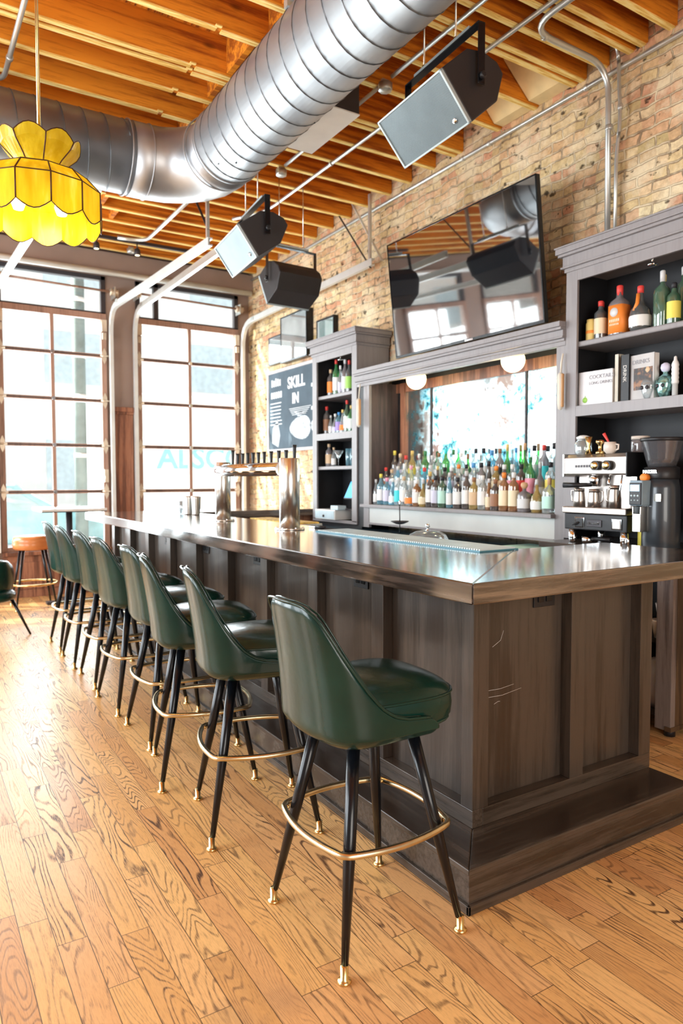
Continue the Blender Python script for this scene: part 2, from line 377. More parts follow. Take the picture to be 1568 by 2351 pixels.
# left wall: far window, added near opening for fill; back wall: added fill opening
mb = MB(); X0, X1 = XL-.2, XL
for a, b, c, d in ((YB-.2, 2.0, 0, ZC), (4.6, 5.7, 0, ZC), (8.4, YW+.15, 0, ZC), (2.0, 4.6, 0, .7), (5.7, 8.4, 0, .7), (2.0, 4.6, 3.3, ZC), (5.7, 8.4, 3.3, ZC)):
    mb.box(X0, X1, a, b, c, d)
struct('wall_left', mb, PLASTER)
mb = MB()
for a, b, c, d in ((XL, -1.0, 0, ZC), (1.6, XW, 0, ZC), (-1.0, 1.6, 0, .6), (-1.0, 1.6, 3.2, ZC)): mb.box(a, b, YB-.2, YB, c, d)
struct('wall_back', mb, PLASTER)
# front wall: openings for garage doors and the transom lights
DOORS = [(.935, 2.165), (2.535, 3.935), (-.75, .55), (-2.55, -1.15)]
mb = MB(); xs = sorted(DOORS); px = XL-.2
for a, b in xs:
    mb.box(px, a, YW, YW+.15, 0, 3.90); px = b
mb.box(px, XW, YW, YW+.15, 0, 3.90); mb.box(XL-.2, XW, YW, YW+.15, 3.90, ZC)
struct('wall_front', mb, BEAM)
struct('trim_1', MB().box(XL, XW, YW-.16, YW, 3.93, 4.165), BEAM, bev=.006)      # deep beam over the doors
WOODP = wood('reddish_wood_pilaster', (.20, .075, .04), (.33, .14, .075), 'z', 1., .45)
def sill_wall(n, a, b):
    mb = MB().box(a, b, YW-.05, YW+.10, 0, .50); mb.box(a+.06, b-.06, YW-.062, YW-.05, .10, .42); mb.box(a, b, YW-.10, YW+.10, .50, .545); mb.box(a, b, YW-.062, YW-.05, 0, .09)
    struct('trim_%d' % n, mb, WOODP, bev=.004)
for i, (a, b) in enumerate(DOORS): sill_wall(2+i, a, b)
mb = MB().box(2.235, 2.47, YW-.06, YW, 0, 2.27); mb.box(2.215, 2.49, YW-.085, YW, 2.24, 2.30); mb.box(2.225, 2.48, YW-.075, YW, 2.21, 2.24); mb.box(2.225, 2.48, YW-.075, YW, 0, .16)
struct('trim_6', mb, WOODP, bev=.004)
struct('trim_7', MB().box(.60, .88, YW-.06, YW, 0, 2.27), WOODP, bev=.004)

RAILS = [1.247, 1.811, 2.367, 2.920]
def garage_door(n, a, b, seen=True):
    s = .063; c = (a+b)/2 if n != 1 else 1.531; m = .021
    e = bpy.data.objects.new('door_%d' % n, None); C.objects.link(e); e.location = ((a+b)/2, YW, 0); e['kind'] = 'structure'
    mb = MB(); y0, y1 = YW-.035, YW+.015
    mb.box(a, a+s, y0, y1, .545, 3.44); mb.box(b-s, b, y0, y1, .545, 3.44)
    mb.box(a+s, b-s, y0, y1, 3.365, 3.44); mb.box(a+s, b-s, y0, y1, .545, .60)
    for k in range(5):
        z0 = ([.60]+[z+.022 for z in RAILS])[k]; z1 = ([z-.022 for z in RAILS]+[3.365])[k]
        mb.box(c-m, c+m, y0, y1, z0, z1)
    for z in RAILS: mb.box(a+s, b-s, y0, y1, z-.022, z+.022)
    part('door_frame', mb, DOORFR, e, world=True, bev=.004)
    mb = MB()
    for z in RAILS: mb.box(a+s, b-s, y0-.008, y0-.001, z-.004, z+.006); 
    part('weather_seal', mb, DARKMET, e, world=True)
    for k in range(5):
        z0 = ([.60]+[z+.022 for z in RAILS])[k]; z1 = ([z-.022 for z in RAILS]+[3.365])[k]
        for u, v in ((a+s, c-m), (c+m, b-s)):
            part('glass_pane', MB().box(u, v, YW-.008, YW-.003, z0, z1), PANE, e, world=True)
    if seen:
        for z in RAILS:
            for x in (a+s/2, b-s/2):
                mb = MB().prism([(x, z+.10), (x+.026, z+.04), (x+.026, z-.04), (x, z-.10), (x-.026, z-.04), (x-.026, z+.04)], y0-.012, y0-.002)
                mb.lathe([(.012, -.05), (.012, .05)], (x, y0-.02, z), 10, ax='x')
                part('hinge', mb, HINGE, e, world=True)
            mb = MB().lathe([(.022, y0-.03), (.022, y0-.001)], (c, 0, z), 12, ax='y'); part('hinge_knuckle', mb, CHROME, e, world=True)
        for x in (a+s/2, b-s/2):
            part('top_bracket', MB().box(x-.03, x+.03, y0-.03, y0-.002, 3.22, 3.36).box(x-.022, x+.022, y0-.035, y0-.002, 3.12, 3.2), HINGE, e, world=True)
        part('latch', MB().box(b-s+.006, b-.008, y0-.03, y0-.002, 1.36, 1.52).box(b-s+.012, b-.014, y0-.05, y0-.03, 1.40, 1.44), HINGE, e, world=True)
    return e
HINGE = M('zinc_hinge', (.62, .52, .40), .35, metal=.6)
for i, (a, b) in enumerate(DOORS): garage_door(i+1, a, b, i < 2)
def transom(n, a, b, mull=None):
    e = bpy.data.objects.new('window_%d' % n, None); C.objects.link(e); e.location = ((a+b)/2, YW, 3.45); e['kind'] = 'structure'
    y0, y1 = YW-.02, YW+.06; z0, z1 = 3.44, 3.90
    mb = MB().box(a, a+.055, y0, y1, z0, z1).box(b-.055, b, y0, y1, z0, z1).box(a, b, y0, y1, z1-.05, z1).box(a, b, y0, y1, z0, z0+.02)
    if mull: mb.box(mull-.03, mull+.03, y0, y1, z0, z1)
    part('window_frame', mb, DARKMET, e, world=True, bev=.003)
    for u, v in ([(a+.055, mull-.03), (mull+.03, b-.055)] if mull else [(a+.055, b-.055)]):
        part('glass_pane', MB().box(u, v, YW+.01, YW+.015, z0+.02, z1-.05), PANE, e, world=True)
for i, (a, b) in enumerate(DOORS): transom(i+1, a, b, 2.80 if i == 1 else None)
# white spring tube above the doors, brown shafts, door tracks
solo('spring_tube', MB().tube([(XL+.1, YW-.20, 3.905), (4.05, YW-.20, 3.905)], .036, 14), TRACKW, 'long white horizontal tube running below the brown beam over both glass garage doors', 'pipe')
for (a, b, lab) in ((.90, 2.33, 'brown torsion shaft across the transom of the left glass garage door'), (2.42, 3.99, 'brown torsion shaft across the transom of the right glass garage door, beside the brick wall')):
    t = thing('torsion_shaft', lab, 'shaft', ((a+b)/2, YW-.14, 3.69), group='shafts above the garage doors')
    part('shaft', MB().tube([(a, YW-.14, 3.72), (b, YW-.14, 3.69)], .014, 10), DOORFR, t, world=True)
    for x, z in ((a+.10, 3.715), (b-.09, 3.69)):
        part('cable_drum', MB().lathe([(.02, -.05), (.05, -.045), (.042, -.03), (.042, .03), (.05, .045), (.02, .05)], (x, YW-.14, z), 14, ax='x'), HINGE, t, world=True)
        part('bearing_plate', MB().box(x-.006, x+.006, YW-.19, YW-.001, z-.07, z+.06), GALV, t, world=True)
def track(x, yend, zend, lab, inner=1, hanger=False):
    t = thing('garage_door_track', lab, 'track', (x, YW-.06, 0), group='garage door tracks')
    pts = path([(x, YW-.10, .55), (x, YW-.10, 3.50), (x, yend, zend)], .32)
    mb = MB(); r = .034
    # C-section: web and two lips swept along the path
    prof = [(-r*.6, -r), (r*.6, -r), (r*.6, -r*.55), (-r*.35, -r*.8), (-r*.35, r*.8), (r*.6, r*.55), (r*.6, r), (-r*.6, r)]
    rows = []
    for i, p in enumerate(pts):
        d = (pts[min(i+1, len(pts)-1)]-pts[max(i-1, 0)]).normalized(); n = Vector((1, 0, 0)); u = d.cross(n).normalized()
        rows.append([p+n*a*inner+u*b for a, b in prof])
    mb.grid(rows, smooth=False, wrap=True); o = 0
    k = len(prof); mb.f += [tuple(range(k)), tuple(range(len(mb.v)-1, len(mb.v)-1-k, -1))]; mb.m += [0, 0]; mb.sm += [False]*2
    part('rail', mb, TRACKW, t, world=True)
    part('splice_plate', MB().box(x-.026, x+.026, YW-.5, YW-.42, 3.485, 3.535), GALV, t, world=True)
    if hanger:
        part('hanger_strap', MB().box(x-.012, x+.012, yend+.04, yend+.07, zend-.01, 4.20), GALV, t, world=True)
        mb = MB().obox(((x, yend+.35, 3.84)), ((1, 0, 0), (0, .62, .72), (0, -.72, .62)), (.022, .95, .004)); part('punched_angle', mb, DARKMET, t, world=True)
track(.895, 5.4, 3.30, 'white overhead track left of the left garage door, rising behind the yellow lamp')
track(2.205, 5.62, 3.37, 'white overhead track left of the brown pier, ending below the elbow of the duct', hanger=True)
track(2.50, 5.75, 3.49, 'white overhead track right of the brown pier, passing behind the tilted grey-fronted speaker')
track(3.965, 5.80, 3.53, 'white overhead track running along the brick wall toward the television', hanger=True)
mb = MB().obox((4.02, 6.02, 3.93), ((1, 0, 0), (0, -.60, -.80), (0, .80, -.60)), (.03, 1.0, .006))
solo('steel_brace', mb, TRACKW, 'slanting white steel strap brace in front of the brick wall left of the television', 'brace')

# ------------------------------------------------------------------ ceiling joists
JY = [2.34, 2.71, 2.91, 3.00, 3.20, 3.385, 3.455, 3.82, 4.20, 4.655, 4.725, 5.02, 5.37, 5.69, 6.05, 6.41, 6.78, 7.15, 7.47, 7.82, 8.15, 8.47, 8.79]
jb = MB().box(XL, XW-.005, -.022, .022, 4.174, ZC)
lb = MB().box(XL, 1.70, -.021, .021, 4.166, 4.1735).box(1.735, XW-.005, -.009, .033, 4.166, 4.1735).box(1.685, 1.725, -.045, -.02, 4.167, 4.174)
jm = mesh_of('joist', jb, JOIST, (0, 0, 4.166)); lm_ = mesh_of('lit_sawn_edge', lb, LIT_EDGE, (0, 0, 4.166))
for i, y in enumerate(reversed(JY)):
    o = bpy.data.objects.new('ceiling_joist', jm); C.objects.link(o); o.location = (0, y, 4.166)
    if i < 12: lab = 'orange ceiling joist with pale yellow underside, %s from the garage doors' % ORD[i]
    else: lab = 'orange ceiling joist with pale yellow underside, %s from the near end' % ORD[len(JY)-1-i]
    o['label'] = lab; o['category'] = 'joist'; o['group'] = 'ceiling joists'
    l = bpy.data.objects.new('lit_sawn_edge', lm_); C.objects.link(l); l.parent = o; l['label'] = 'pale yellow sawn underside, its lit brightness put into the colour'
bk = 0
for i in range(len(JY)-1):
    a, b = JY[i]+.0225, JY[i+1]-.0225
    if b-a < .12: continue
    x = 2.02+(.05 if i % 2 else -.05)-(.03 if a > 6.5 else 0)
    bk += 1
    if a > 6.5 and i % 2: x -= .28
    solo('joist_blocking', MB().box(x-.02, x+.02, a, b, 4.18, ZC), JOIST, 'short orange blocking board between ceiling joists, %s from the near end' % ORD[bk-1], 'board', group='blocking boards between joists')
solo('soffit_board', MB().prism([(3.72, 4.40), (4.095, 4.40), (4.095, 4.18), (3.98, 4.18)], 3.50, 3.79), M('limewashed_board', (.80, .62, .32), .85), 'pale yellow sloping board filling the joist bay at the brick wall above the big speaker', 'board')
solo('soffit_board', MB().prism([(3.78, 4.40), (4.095, 4.40), (4.095, 4.18), (4.0, 4.18)], 3.85, 4.17), MATS['limewashed_board'], 'pale yellow sloping board in the second joist bay behind the big speaker', 'board')

# ------------------------------------------------------------------ duct
DX, DZ, DR, DY2 = 2.075, 3.835, .265, 5.50
t = thing('spiral_duct', 'large round spiral steel duct running overhead and turning left at an elbow', 'duct', (DX, 4.0, DZ))
part('main_run', MB().tube([(DX, YB, DZ), (DX, 4.93, DZ)], DR, 64), DUCT, t, world=True)
el = [Vector((DX-.44+.44*math.cos(a), 5.06+.44*math.sin(a), DZ)) for a in [PI/2*k/5 for k in range(6)]]
part('elbow', MB().tube([(DX, 4.93, DZ)]+el+[(DX-.57, 5.50, DZ)], DR*1.004, 64), DUCT, t, world=True)
part('branch_run', MB().tube([(XL, DY2, DZ), (DX-.57, DY2, DZ)], DR*.98, 64), DUCT, t, world=True)
def helix(axis, a, b, pitch, R):
    n = int((b-a)/pitch*28); pts = []
    for i in range(n+1):
        u = a+(b-a)*i/n; th = 2*PI*(u-a)/pitch
        pts.append((DX+R*math.cos(th), u, DZ+R*math.sin(th)) if axis == 'y' else (u, DY2+R*math.cos(th), DZ+R*math.sin(th)))
    return MB().tube(pts, .0032, 5)
part('spiral_seam', helix('y', .6, 4.86, .152, DR+.0015), SEAM, t, world=True)
part('spiral_seam', helix('x', -1.2, DX-.62, .152, DR*.98+.0015), SEAM, t, world=True)
for k, (p, d) in enumerate((((DX, 4.90, DZ), 'y'), ((DX-.02, 5.06, DZ), 'y'), ((DX-.44, 5.50, DZ), 'x'), ((DX-.60, 5.50, DZ), 'x'))):
    th = [2*PI*i/48 for i in range(48)]; R = DR*1.012
    pts = [((p[0]+R*math.cos(a), p[1], p[2]+R*math.sin(a)) if d == 'y' else (p[0], p[1]+R*math.cos(a), p[2]+R*math.sin(a))) for a in th]
    part('joint_collar', MB().tube(pts, .006, 6, closed=True), DUCT, t, world=True)
for y, x in ((3.55, DX-.20),):
    part('hanger_rod', MB().tube([(x, y, DZ+.18), (x, y, 4.40)], .006, 8), BRASS, t, world=True)
    part('hanger_clamp', MB().box(x-.03, x+.03, y-.02, y+.02, DZ+.155, DZ+.20).box(x-.012, x+.012, y-.03, y+.03, DZ+.19, DZ+.225), GALV, t, world=True)
for x, y, z in ((2.28, 3.3, 3.68), (2.22, 3.9, 3.62), (2.0, 4.6, 3.58), (1.93, 4.75, 3.61)):
    v = Vector((x-DX, 0, z-DZ)).normalized()*(DR+.001)
    part('screw', MB().lathe([(.007, -.002), (.005, .004), (.0, .005)], (DX+v.x, y, DZ+v.z), 8), BLACKM, t, world=True)
t = thing('air_diffuser', 'flat pale grey rectangular air diffuser box on the right flank of the big duct', 'vent', (2.44, 4.3, 3.80))
part('face_plate', MB().box(2.36, 2.615, 3.98, 4.625, 3.795, 3.803), WHITEP, t, world=True)
part('plenum_box', MB().box(2.36, 2.612, 3.983, 4.622, 3.803, 4.02), DARKMET, t, world=True)
t = thing('air_diffuser', 'small grey air diffuser behind the left duct branch, just right of the yellow lamp', 'vent', (1.1, 5.8, 3.66))
part('face_plate', MB().box(.80, 1.36, 5.73, 5.92, 3.640, 3.648), WHITEP, t, world=True)
part('plenum_box', MB().box(.80, 1.36, 5.73, 5.915, 3.648, 3.74), DARKMET, t, world=True)

# ------------------------------------------------------------------ conduits and ceiling fittings
def conduit(pts, r, lab, fill=.09, clips=()):
    t = thing('conduit', lab, 'conduit', tuple(pts[0]), group='galvanised conduits')
    part('tube', MB().tube(path(pts, fill), r, 12), GALV, t, world=True)
    for c, ax in clips:
        d = {'x': (.025, .046, .046), 'y': (.046, .025, .046), 'z': (.05, .046, .02)}[ax]
        part('coupling', MB().lathe([(r+.004, -.016), (r+.006, -.01), (r+.006, .01), (r+.004, .016)], c, 12, ax=ax), GALV, t, world=True)
conduit([(2.905, YB+.1, 4.15), (2.905, 4.02, 4.15)], .014, 'grey conduit between the duct and the big speaker, ending at the near junction box')
conduit([(2.905, 4.18, 4.15), (2.91, 5.62, 4.15)], .014, 'grey conduit between the two round junction boxes, partly behind the air diffuser')
conduit([(3.24, -.5, 4.15), (3.25, 3.4, 4.15), (3.23, 6.75, 4.15), (3.02, 7.05, 4.15)], .015, 'long grey conduit crossing behind the big speaker and down toward the far speakers', .3, clips=(((3.235, 5.38, 4.15), 'y'),))
conduit([(3.32, -.5, 4.12), (3.28, 3.13, 4.12), (4.025, 3.13, 4.12), (4.025, 3.118, 2.90)], .019, 'thick grey conduit bending from the ceiling down the brick wall to the right cabinet', .20, clips=(((3.42, 3.13, 4.12), 'x'), ((4.025, 3.12, 3.72), 'z')))
conduit([(3.20, -.5, 4.25), (3.20, 3.07, 4.25), (4.045, 3.07, 4.25), (4.045, 3.065, 4.02), (4.045, 3.045, 3.75), (4.045, 3.075, 3.55), (4.045, 3.075, 2.90)], .012, 'thin grey conduit dropping down the brick wall just right of the thick one', .12, clips=(((4.045, 3.05, 3.83), 'z'),))
conduit([(4.078, .5, 4.10), (4.078, 8.95, 4.10)], .016, 'straight grey conduit along the top of the brick wall', clips=tuple(((4.078, y, 4.10), 'y') for y in (3.35, 4.3, 4.62)))
conduit([(.66, 3.2, 4.12), (.64, 5.42, 4.12), (.10, 5.44, 4.12)], .017, 'grey conduit at upper left bending behind the lamp stem', .12, clips=(((.645, 5.1, 4.12), 'y'),))
conduit([(-1.5, 5.60, 4.13), (1.52, 5.60, 4.13), (1.62, 5.66, 4.0)], .011, 'thin conduit along a joist above the left duct branch', .08, clips=(((1.2, 5.60, 4.13), 'x'),))
conduit([(2.45, 5.9, 4.13), (2.42, 8.18, 4.13), (2.12, 8.24, 4.14)], .02, 'pale conduit below the joists bending left just past the duct elbow', .18)
def jbox(x, y, lab):
    t = thing('junction_box', lab, 'junction box', (x, y, 4.09), group='round ceiling junction boxes')
    part('box', MB().lathe([(.0, .0), (.046, .0), (.05, .006), (.05, .05), (.0, .05)], (0, 0, 0), 8), GALV, t)
    part('bracket', MB().box(-.03, .03, -.012, .012, .05, .075), GALV, t)
jbox(2.905, 4.10, 'round grey junction box right of the big duct, nearest the big speaker')
jbox(2.91, 5.70, 'round grey junction box beyond the air diffuser, left of the far joists')
jbox(2.36, 8.56, 'round grey junction box near the brown beam between the two middle door tracks')
# track lights near the beam
t = thing('light_track', 'thin dark light track fixed under the joists in front of the brown beam', 'light track', (1.9, 8.30, 4.14))
part('bar', MB().box(.9, 3.0, 8.285, 8.315, 4.125, 4.16), DARKMET, t, world=True)
LAMPW = M('warm_lamp_glass', (.9, .8, .5), .4, emis=(1., .78, .38), es=9.)
for i, (x, lab) in enumerate(((1.30, 'small dark spotlight on the ceiling track, half hidden behind the lamp shade'), (1.90, 'small dark track spotlight above the left garage door'), (2.36, 'small dark track spotlight just right of the door pier conduit'))):
    t = thing('track_spotlight', lab, 'spotlight', (x, 8.30, 4.03), group='spotlights on the light track')
    part('stem', MB().tube([(0, 0, .095), (0, 0, .04)], .008, 8), DARKMET, t)
    part('head', MB().lathe([(.018, .045), (.032, .03), (.038, -.03), (.034, -.035)], (0, 0, 0), 16), DARKMET, t)
    part('bulb', MB().lathe([(0, -.036), (.022, -.036), (.032, -.031)], (0, 0, 0), 14), LAMPW, t)
# ------------------------------------------------------------------ bar counter
BX, BY, BXR, BYF = 1.681, 1.833, 2.70, 6.90       # body front face, near end face, right end, far end
HS = .153
bar = thing('bar_counter', 'long dark-stained oak bar with panelled front, L-shaped, standing on a stepped foot plinth', 'bar', (2.1, 4.3, 0))
mb = MB()
T = 2.55; e = .003   # upright core set back behind the frame
ZT = 1.0
core = MB().box(BX+.05, 2.33, BY+.05, BYF, HS, ZT).box(2.33, BXR-.002, BY+.05, 2.27, HS, ZT)
part('recessed_panel', core, BARV, bar, world=True)
part('bottom_rail', MB().box(BX, BX+.05, BY, BYF, HS, .218), BARY, bar, world=True, bev=.002)
part('bottom_rail', MB().box(BX+.05, BXR, BY, BY+.05, HS, .218), BARX, bar, world=True, bev=.002)
part('top_rail', MB().box(BX+.006, BX+.05, BY+.05, BYF, .975, ZT), BARY, bar, world=True)
part('corner_stile', MB().box(BX, BX+.075, BY, BY+.062, .218, ZT), BARV, bar, world=True, bev=.002)
for a, b in ((2.19, 2.268), (2.622, 2.70)): part('stile', MB().box(a, b, BY, BY+.05, .218, ZT), BARV, bar, world=True, bev=.002)
ys = [2.385+.555*k for k in range(8)]
for y in ys:
    part('stile', MB().box(BX, BX+.05, y, y+.085, .218, ZT), BARV, bar, world=True, bev=.002)
part('stile', MB().box(BX, BX+.05, BYF-.08, BYF, .218, ZT), BARV, bar, world=True, bev=.002)
part('side_panel', MB().box(BXR-.003, BXR, BY+.05, 2.27, HS, ZT), BARV, bar, world=True)
# plinth with nosing and toe moulding, mitred round the corner
SX, SY = 1.491, 1.64
mb = MB().box(SX+.012, 2.33, SY+.012, BYF+.19, 0, HS-.022).box(2.33, BXR, SY+.012, 2.27, 0, HS-.022)
part('plinth', mb, BARX, bar, world=True)
mb = MB().prism([(SX, SY), (BXR, SY), (BXR, BY+.02), (BX+.02, BY+.02)], HS-.022, HS, ax='z'); part('foot_tread', mb, BARX, bar, world=True, bev=.004)
mb = MB().prism([(SX, SY), (BX+.02, BY+.02), (BX+.02, BYF+.19), (SX, BYF+.19)], HS-.022, HS, ax='z'); part('foot_tread', mb, BARY, bar, world=True, bev=.004)
part('toe_moulding', MB().box(SX+.0, BXR, SY, SY+.012, 0, .032), BARX, bar, world=True, bev=.003)
part('toe_moulding', MB().box(SX, SX+.012, SY, BYF+.19, 0, .032), BARY, bar, world=True, bev=.003)
# shallow scratches on the end panel
mb = MB()
for pts in (([1.80, .62], [1.86, .618], [1.93, .625]), ([1.795, .595], [1.87, .592], [1.97, .604]), ([1.83, .565], [1.85, .572], [1.86, .571]), ([1.82, .78], [1.86, .80], [1.875, .835])):
    part('scratch', MB().tube([(p[0], BY+.0495, p[1]) for p in pts], .0006, 4), PAPER, bar, world=True)
# worktop: mitred L plus far arm, glossy
top = thing('countertop', 'thick glossy dark brown wooden counter slab covering the L-shaped bar', 'countertop', (2.1, 4.3, 1.0))
Z0, Z1, TX, TY = 1.0, 1.07, 1.505, 1.646
part('long_slab', MB().prism([(TX, TY), (2.41, 2.35), (2.41, 7.25), (TX, 7.25)], Z0, Z1, ax='z'), TOPY, top, world=True, bev=.005)
part('end_slab', MB().prism([(TX, TY), (3.046, TY), (3.046, 2.35), (2.41, 2.35)], Z0, Z1, ax='z'), TOPX, top, world=True, bev=.005)
part('far_slab', MB().prism([(2.41, 6.72), (3.95, 6.72), (3.95, 7.25), (2.41, 7.25)], Z0, Z1, ax='z'), TOPX, top, world=True, bev=.005)
solo('bar_return', MB().box(2.5, 3.9, 6.8, 7.1, 0, 1.0), WOODP, 'far return of the bar under the slab, reddish wood behind the beer tower', 'bar')
def outlet(n, loc, ax, lab):
    t = thing('power_outlet', lab, 'outlet', loc, group='outlets under the bar top')
    d = (.006, .115, .07) if ax == 'x' else (.115, .006, .07)
    part('cover_plate', MB().cbox((0, 0, 0), d), BLACKP, t, bev=.002)
    for s in (-1, 1):
        c = (-.005, s*.022, 0) if ax == 'x' else (s*.022, -.005, 0)
        part('socket', MB().cbox(c, (.004, .03, .032) if ax == 'x' else (.03, .004, .032)), BLACKM, t, bev=.002)
outlet(0, (BX+.046, 2.62, .945), 'x', 'black outlet under the slab edge above the nearest green stool')
outlet(1, (BX+.046, 3.71, .935), 'x', 'black outlet under the slab above the second nearest stool')
outlet(2, (BX+.046, 4.54, .93), 'x', 'black outlet under the slab, third one from the near corner')
outlet(3, (BX+.046, 5.37, .92), 'x', 'black outlet under the slab farthest toward the garage doors')
outlet(4, (2.085, BY+.046, .94), 'y', 'black outlet under the slab on the short end panel of the bar')

# ------------------------------------------------------------------ bar stools
def shell_rows():
    hb = [(0, 1.045), (.06, 1.045), (.12, 1.038), (.160, 1.018), (.188, .985), (.212, .93), (.245, .865), (.28, .80), (.315, .75), (.355, .718), (.40, .703), (.45, .698), (.485, .694), (.505, .686), (.518, .672), (.522, .662)]
    def H(t):
        t = abs(t)
        for (a, x), (b, y) in zip(hb, hb[1:]):
            if t <= b: return x+(y-x)*(t-a)/(b-a)
        return hb[-1][1]
    def plan(t):
        s = 1 if t >= 0 else -1; t = abs(t); w, d, r = .225, .225, .125
        L1 = w-r; L2 = r*PI/2
        if t < L1: x, y, nx, ny = -d-.012*(1-(t/L1)**2), t, -1, 0
        elif t < L1+L2: a = (t-L1)/r; x, y, nx, ny = -d+r-r*math.cos(a), L1+r*math.sin(a), -math.cos(a), math.sin(a)
        else: u = t-L1-L2; x, y, nx, ny = -d+r+u, w+.002, 0, 1
        return x, s*y, nx, s*ny
    ts = [-.522+1.044*i/52 for i in range(53)]; rows = []
    for v, (zz, ins) in enumerate([(.618, .075), (.624, .045), (.638, .02), (.655, .006), (None, 0)]+[(None, 0)]*7):
        r = []
        for t in ts:
            x, y, nx, ny = plan(t); h = H(t)
            if zz is None: z = .655+(h-.655)*((v-4)/7 if v > 4 else .04) if h > .66 else .655+.001*(v-4)
            else: z = min(zz, h)
            k = max(0, (z-.70)/.34)
            lean = .035*k+.018*k*k; nar = 1-.13*k
            x2 = x-nx*ins-lean; y2 = (y-ny*ins)*nar
            r.append((x2, y2, z))
        rows.append(r)
    return rows
def make_stool():
    t = thing('bar_stool', 'x', 'bar stool', (0, 0, 0))
    rows = shell_rows(); mb = MB().grid(rows)
    sh = part('back_shell', mb, GREEN, t, solid=.022, sub=1)
    top = rows[-1]; inner = [(p[0]*.985+.008, p[1]*.985, p[2]+.001) for p in top]
    part('piping', MB().tube([(p[0]-.001, p[1], p[2]+.002) for p in top[2:-2]], .0045, 7), GREEN, sh)
    part('seam', MB().tube([(p[0]*.93+.0, p[1]*.925, p[2]+.003) for p in top[3:-3]], .0032, 6), GREEN, sh)
    # underside pan
    part('seat_pan', MB().lathe([(0, .612), (.13, .612), (.165, .625), (.17, .64), (0, .64)], (-.01, 0, 0), 28), BLACKM, t)
    # cushion: superellipse rings
    mb = MB(); prof = [(0, .655), (.85, .655), (.96, .662), (1.0, .675), (1.015, .71), (1.0, .745), (.985, .751), (.93, .765), (.80, .781), (.6, .793), (.35, .800), (.0, .803)]
    rows = []
    for s, z in prof:
        r = []
        for k in range(48):
            a = 2*PI*k/48; ca, sa = math.cos(a), math.sin(a); q = (abs(ca)**3.2+abs(sa)**3.2)**(-1/3.2)
            xx = ca*q*.222; yy = sa*q*.207*(1.0+.06*ca*q)
            r.append((.028+xx*s, yy*s, z))
        rows.append(r)
    c = part('seat_cushion', mb.grid(rows, wrap=True), GREEN, t)
    for i in (5, 2):
        part('piping', MB().tube([(p[0]*1.004, p[1]*1.006, p[2]) for p in rows[i]], .0045, 7, closed=True), GREEN, c)
    ring = []
    for sx, sy in ((-1, -1), (1, -1), (1, 1), (-1, 1)):
        a = Vector((sx*.105-.01*0, sy*.105, .63)); b = Vector((sx*.208, sy*.217, .045))
        m1 = a.lerp(b, .52)
        lg = part('leg', MB().tube([a, m1, b], [.0205, .0185, .0105], 18), BLACKM, t)
        f = Vector((sx*.212, sy*.221, 0))
        part('foot_glide', MB().lathe([(0, 0), (.019, 0), (.0215, .004), (.018, .009), (.0115, .013), (.0115, .048), (0, .048)], f, 18), BRASS, lg)
        q = a.lerp(b, (.63-.335)/(.63-.045))
        part('ring_screw', MB().lathe([(.006, -.003), (.006, .0035), (.003, .005), (0, .005)], (q.x+sx*.028, q.y+sy*.006, .335), 10, ax='x'), BRASS, lg)
    R = []
    hc, bu, cr = .190, .030, .035
    # rounded square foot ring with gently bowed sides
    for k in range(4):
        a0 = k*PI/2
        for i in range(14):
            u = -1+2*i/13
            x = hc+.004+bu*(1-u*u); y = u*(hc-.012)
            R.append((x*math.cos(a0)-y*math.sin(a0), x*math.sin(a0)+y*math.cos(a0), .335))
    part('foot_ring', MB().tube(R, .0105, 12, closed=True), RINGM, t)
    return t
RINGM = M('worn_brass_tube', (.66, .56, .36), .27, metal=1., var=.18, vs=14.)
PLAN = [(1.213, 1.825, 0., 'green vinyl bar stool nearest the camera, in front of the bar corner'),
        (1.205, 2.627, -13.6, 'green vinyl bar stool second from the camera, slightly turned'),
        (1.195, 3.21, -13., 'green vinyl bar stool third from the camera, slightly turned'),
        (1.250, 3.77, 0., 'green vinyl bar stool fourth from the camera, mostly hidden behind the third'),
        (1.235, 4.395, 2., 'green vinyl bar stool fifth from the camera, halfway along the row'),
        (1.248, 5.005, 0., 'green vinyl bar stool third from the far end of the row'),
        (1.235, 5.61, 0., 'green vinyl bar stool second from the far end of the row'),
        (1.240, 6.185, 0., 'green vinyl bar stool at the far end of the row by the windows')]
st0 = make_stool()
for i, (x, y, r, lab) in enumerate(PLAN):
    if i == 0: st0.location = (x, y, 0); st0.rotation_euler = (0, 0, math.radians(r)); st0['label'] = lab; st0['group'] = 'green stools along the bar'
    else: dup(st0, (x, y, 0), math.radians(r), lab, 'green stools along the bar')
# far seating
ORANGE = M('orange_vinyl', (.50, .17, .05), .35, var=.2, coat=.2)
t = thing('round_stool', 'round backless orange-brown stool with brass foot ring beside the left window', 'stool', (1.16, 8.25, 0))
part('seat', MB().lathe([(0, .64), (.18, .64), (.20, .655), (.205, .70), (.20, .715), (.205, .73), (.19, .775), (.1, .79), (0, .792)], (0, 0, 0), 32), ORANGE, t)
for sx, sy in ((-1, -1), (1, -1), (1, 1), (-1, 1)):
    l = part('leg', MB().tube([(sx*.11, sy*.11, .64), (sx*.20, sy*.20, .03)], [.016, .010], 12), BLACKM, t)
    part('foot_glide', MB().lathe([(0, 0), (.018, 0), (.012, .01), (.011, .035), (0, .035)], (sx*.203, sy*.203, 0), 12), BRASS, l)
part('foot_ring', MB().tube([(.20*math.cos(a)*1.2, .20*math.sin(a)*1.2, .27) for a in [2*PI*k/32 for k in range(32)]], .011, 10, closed=True), BRASS, t)
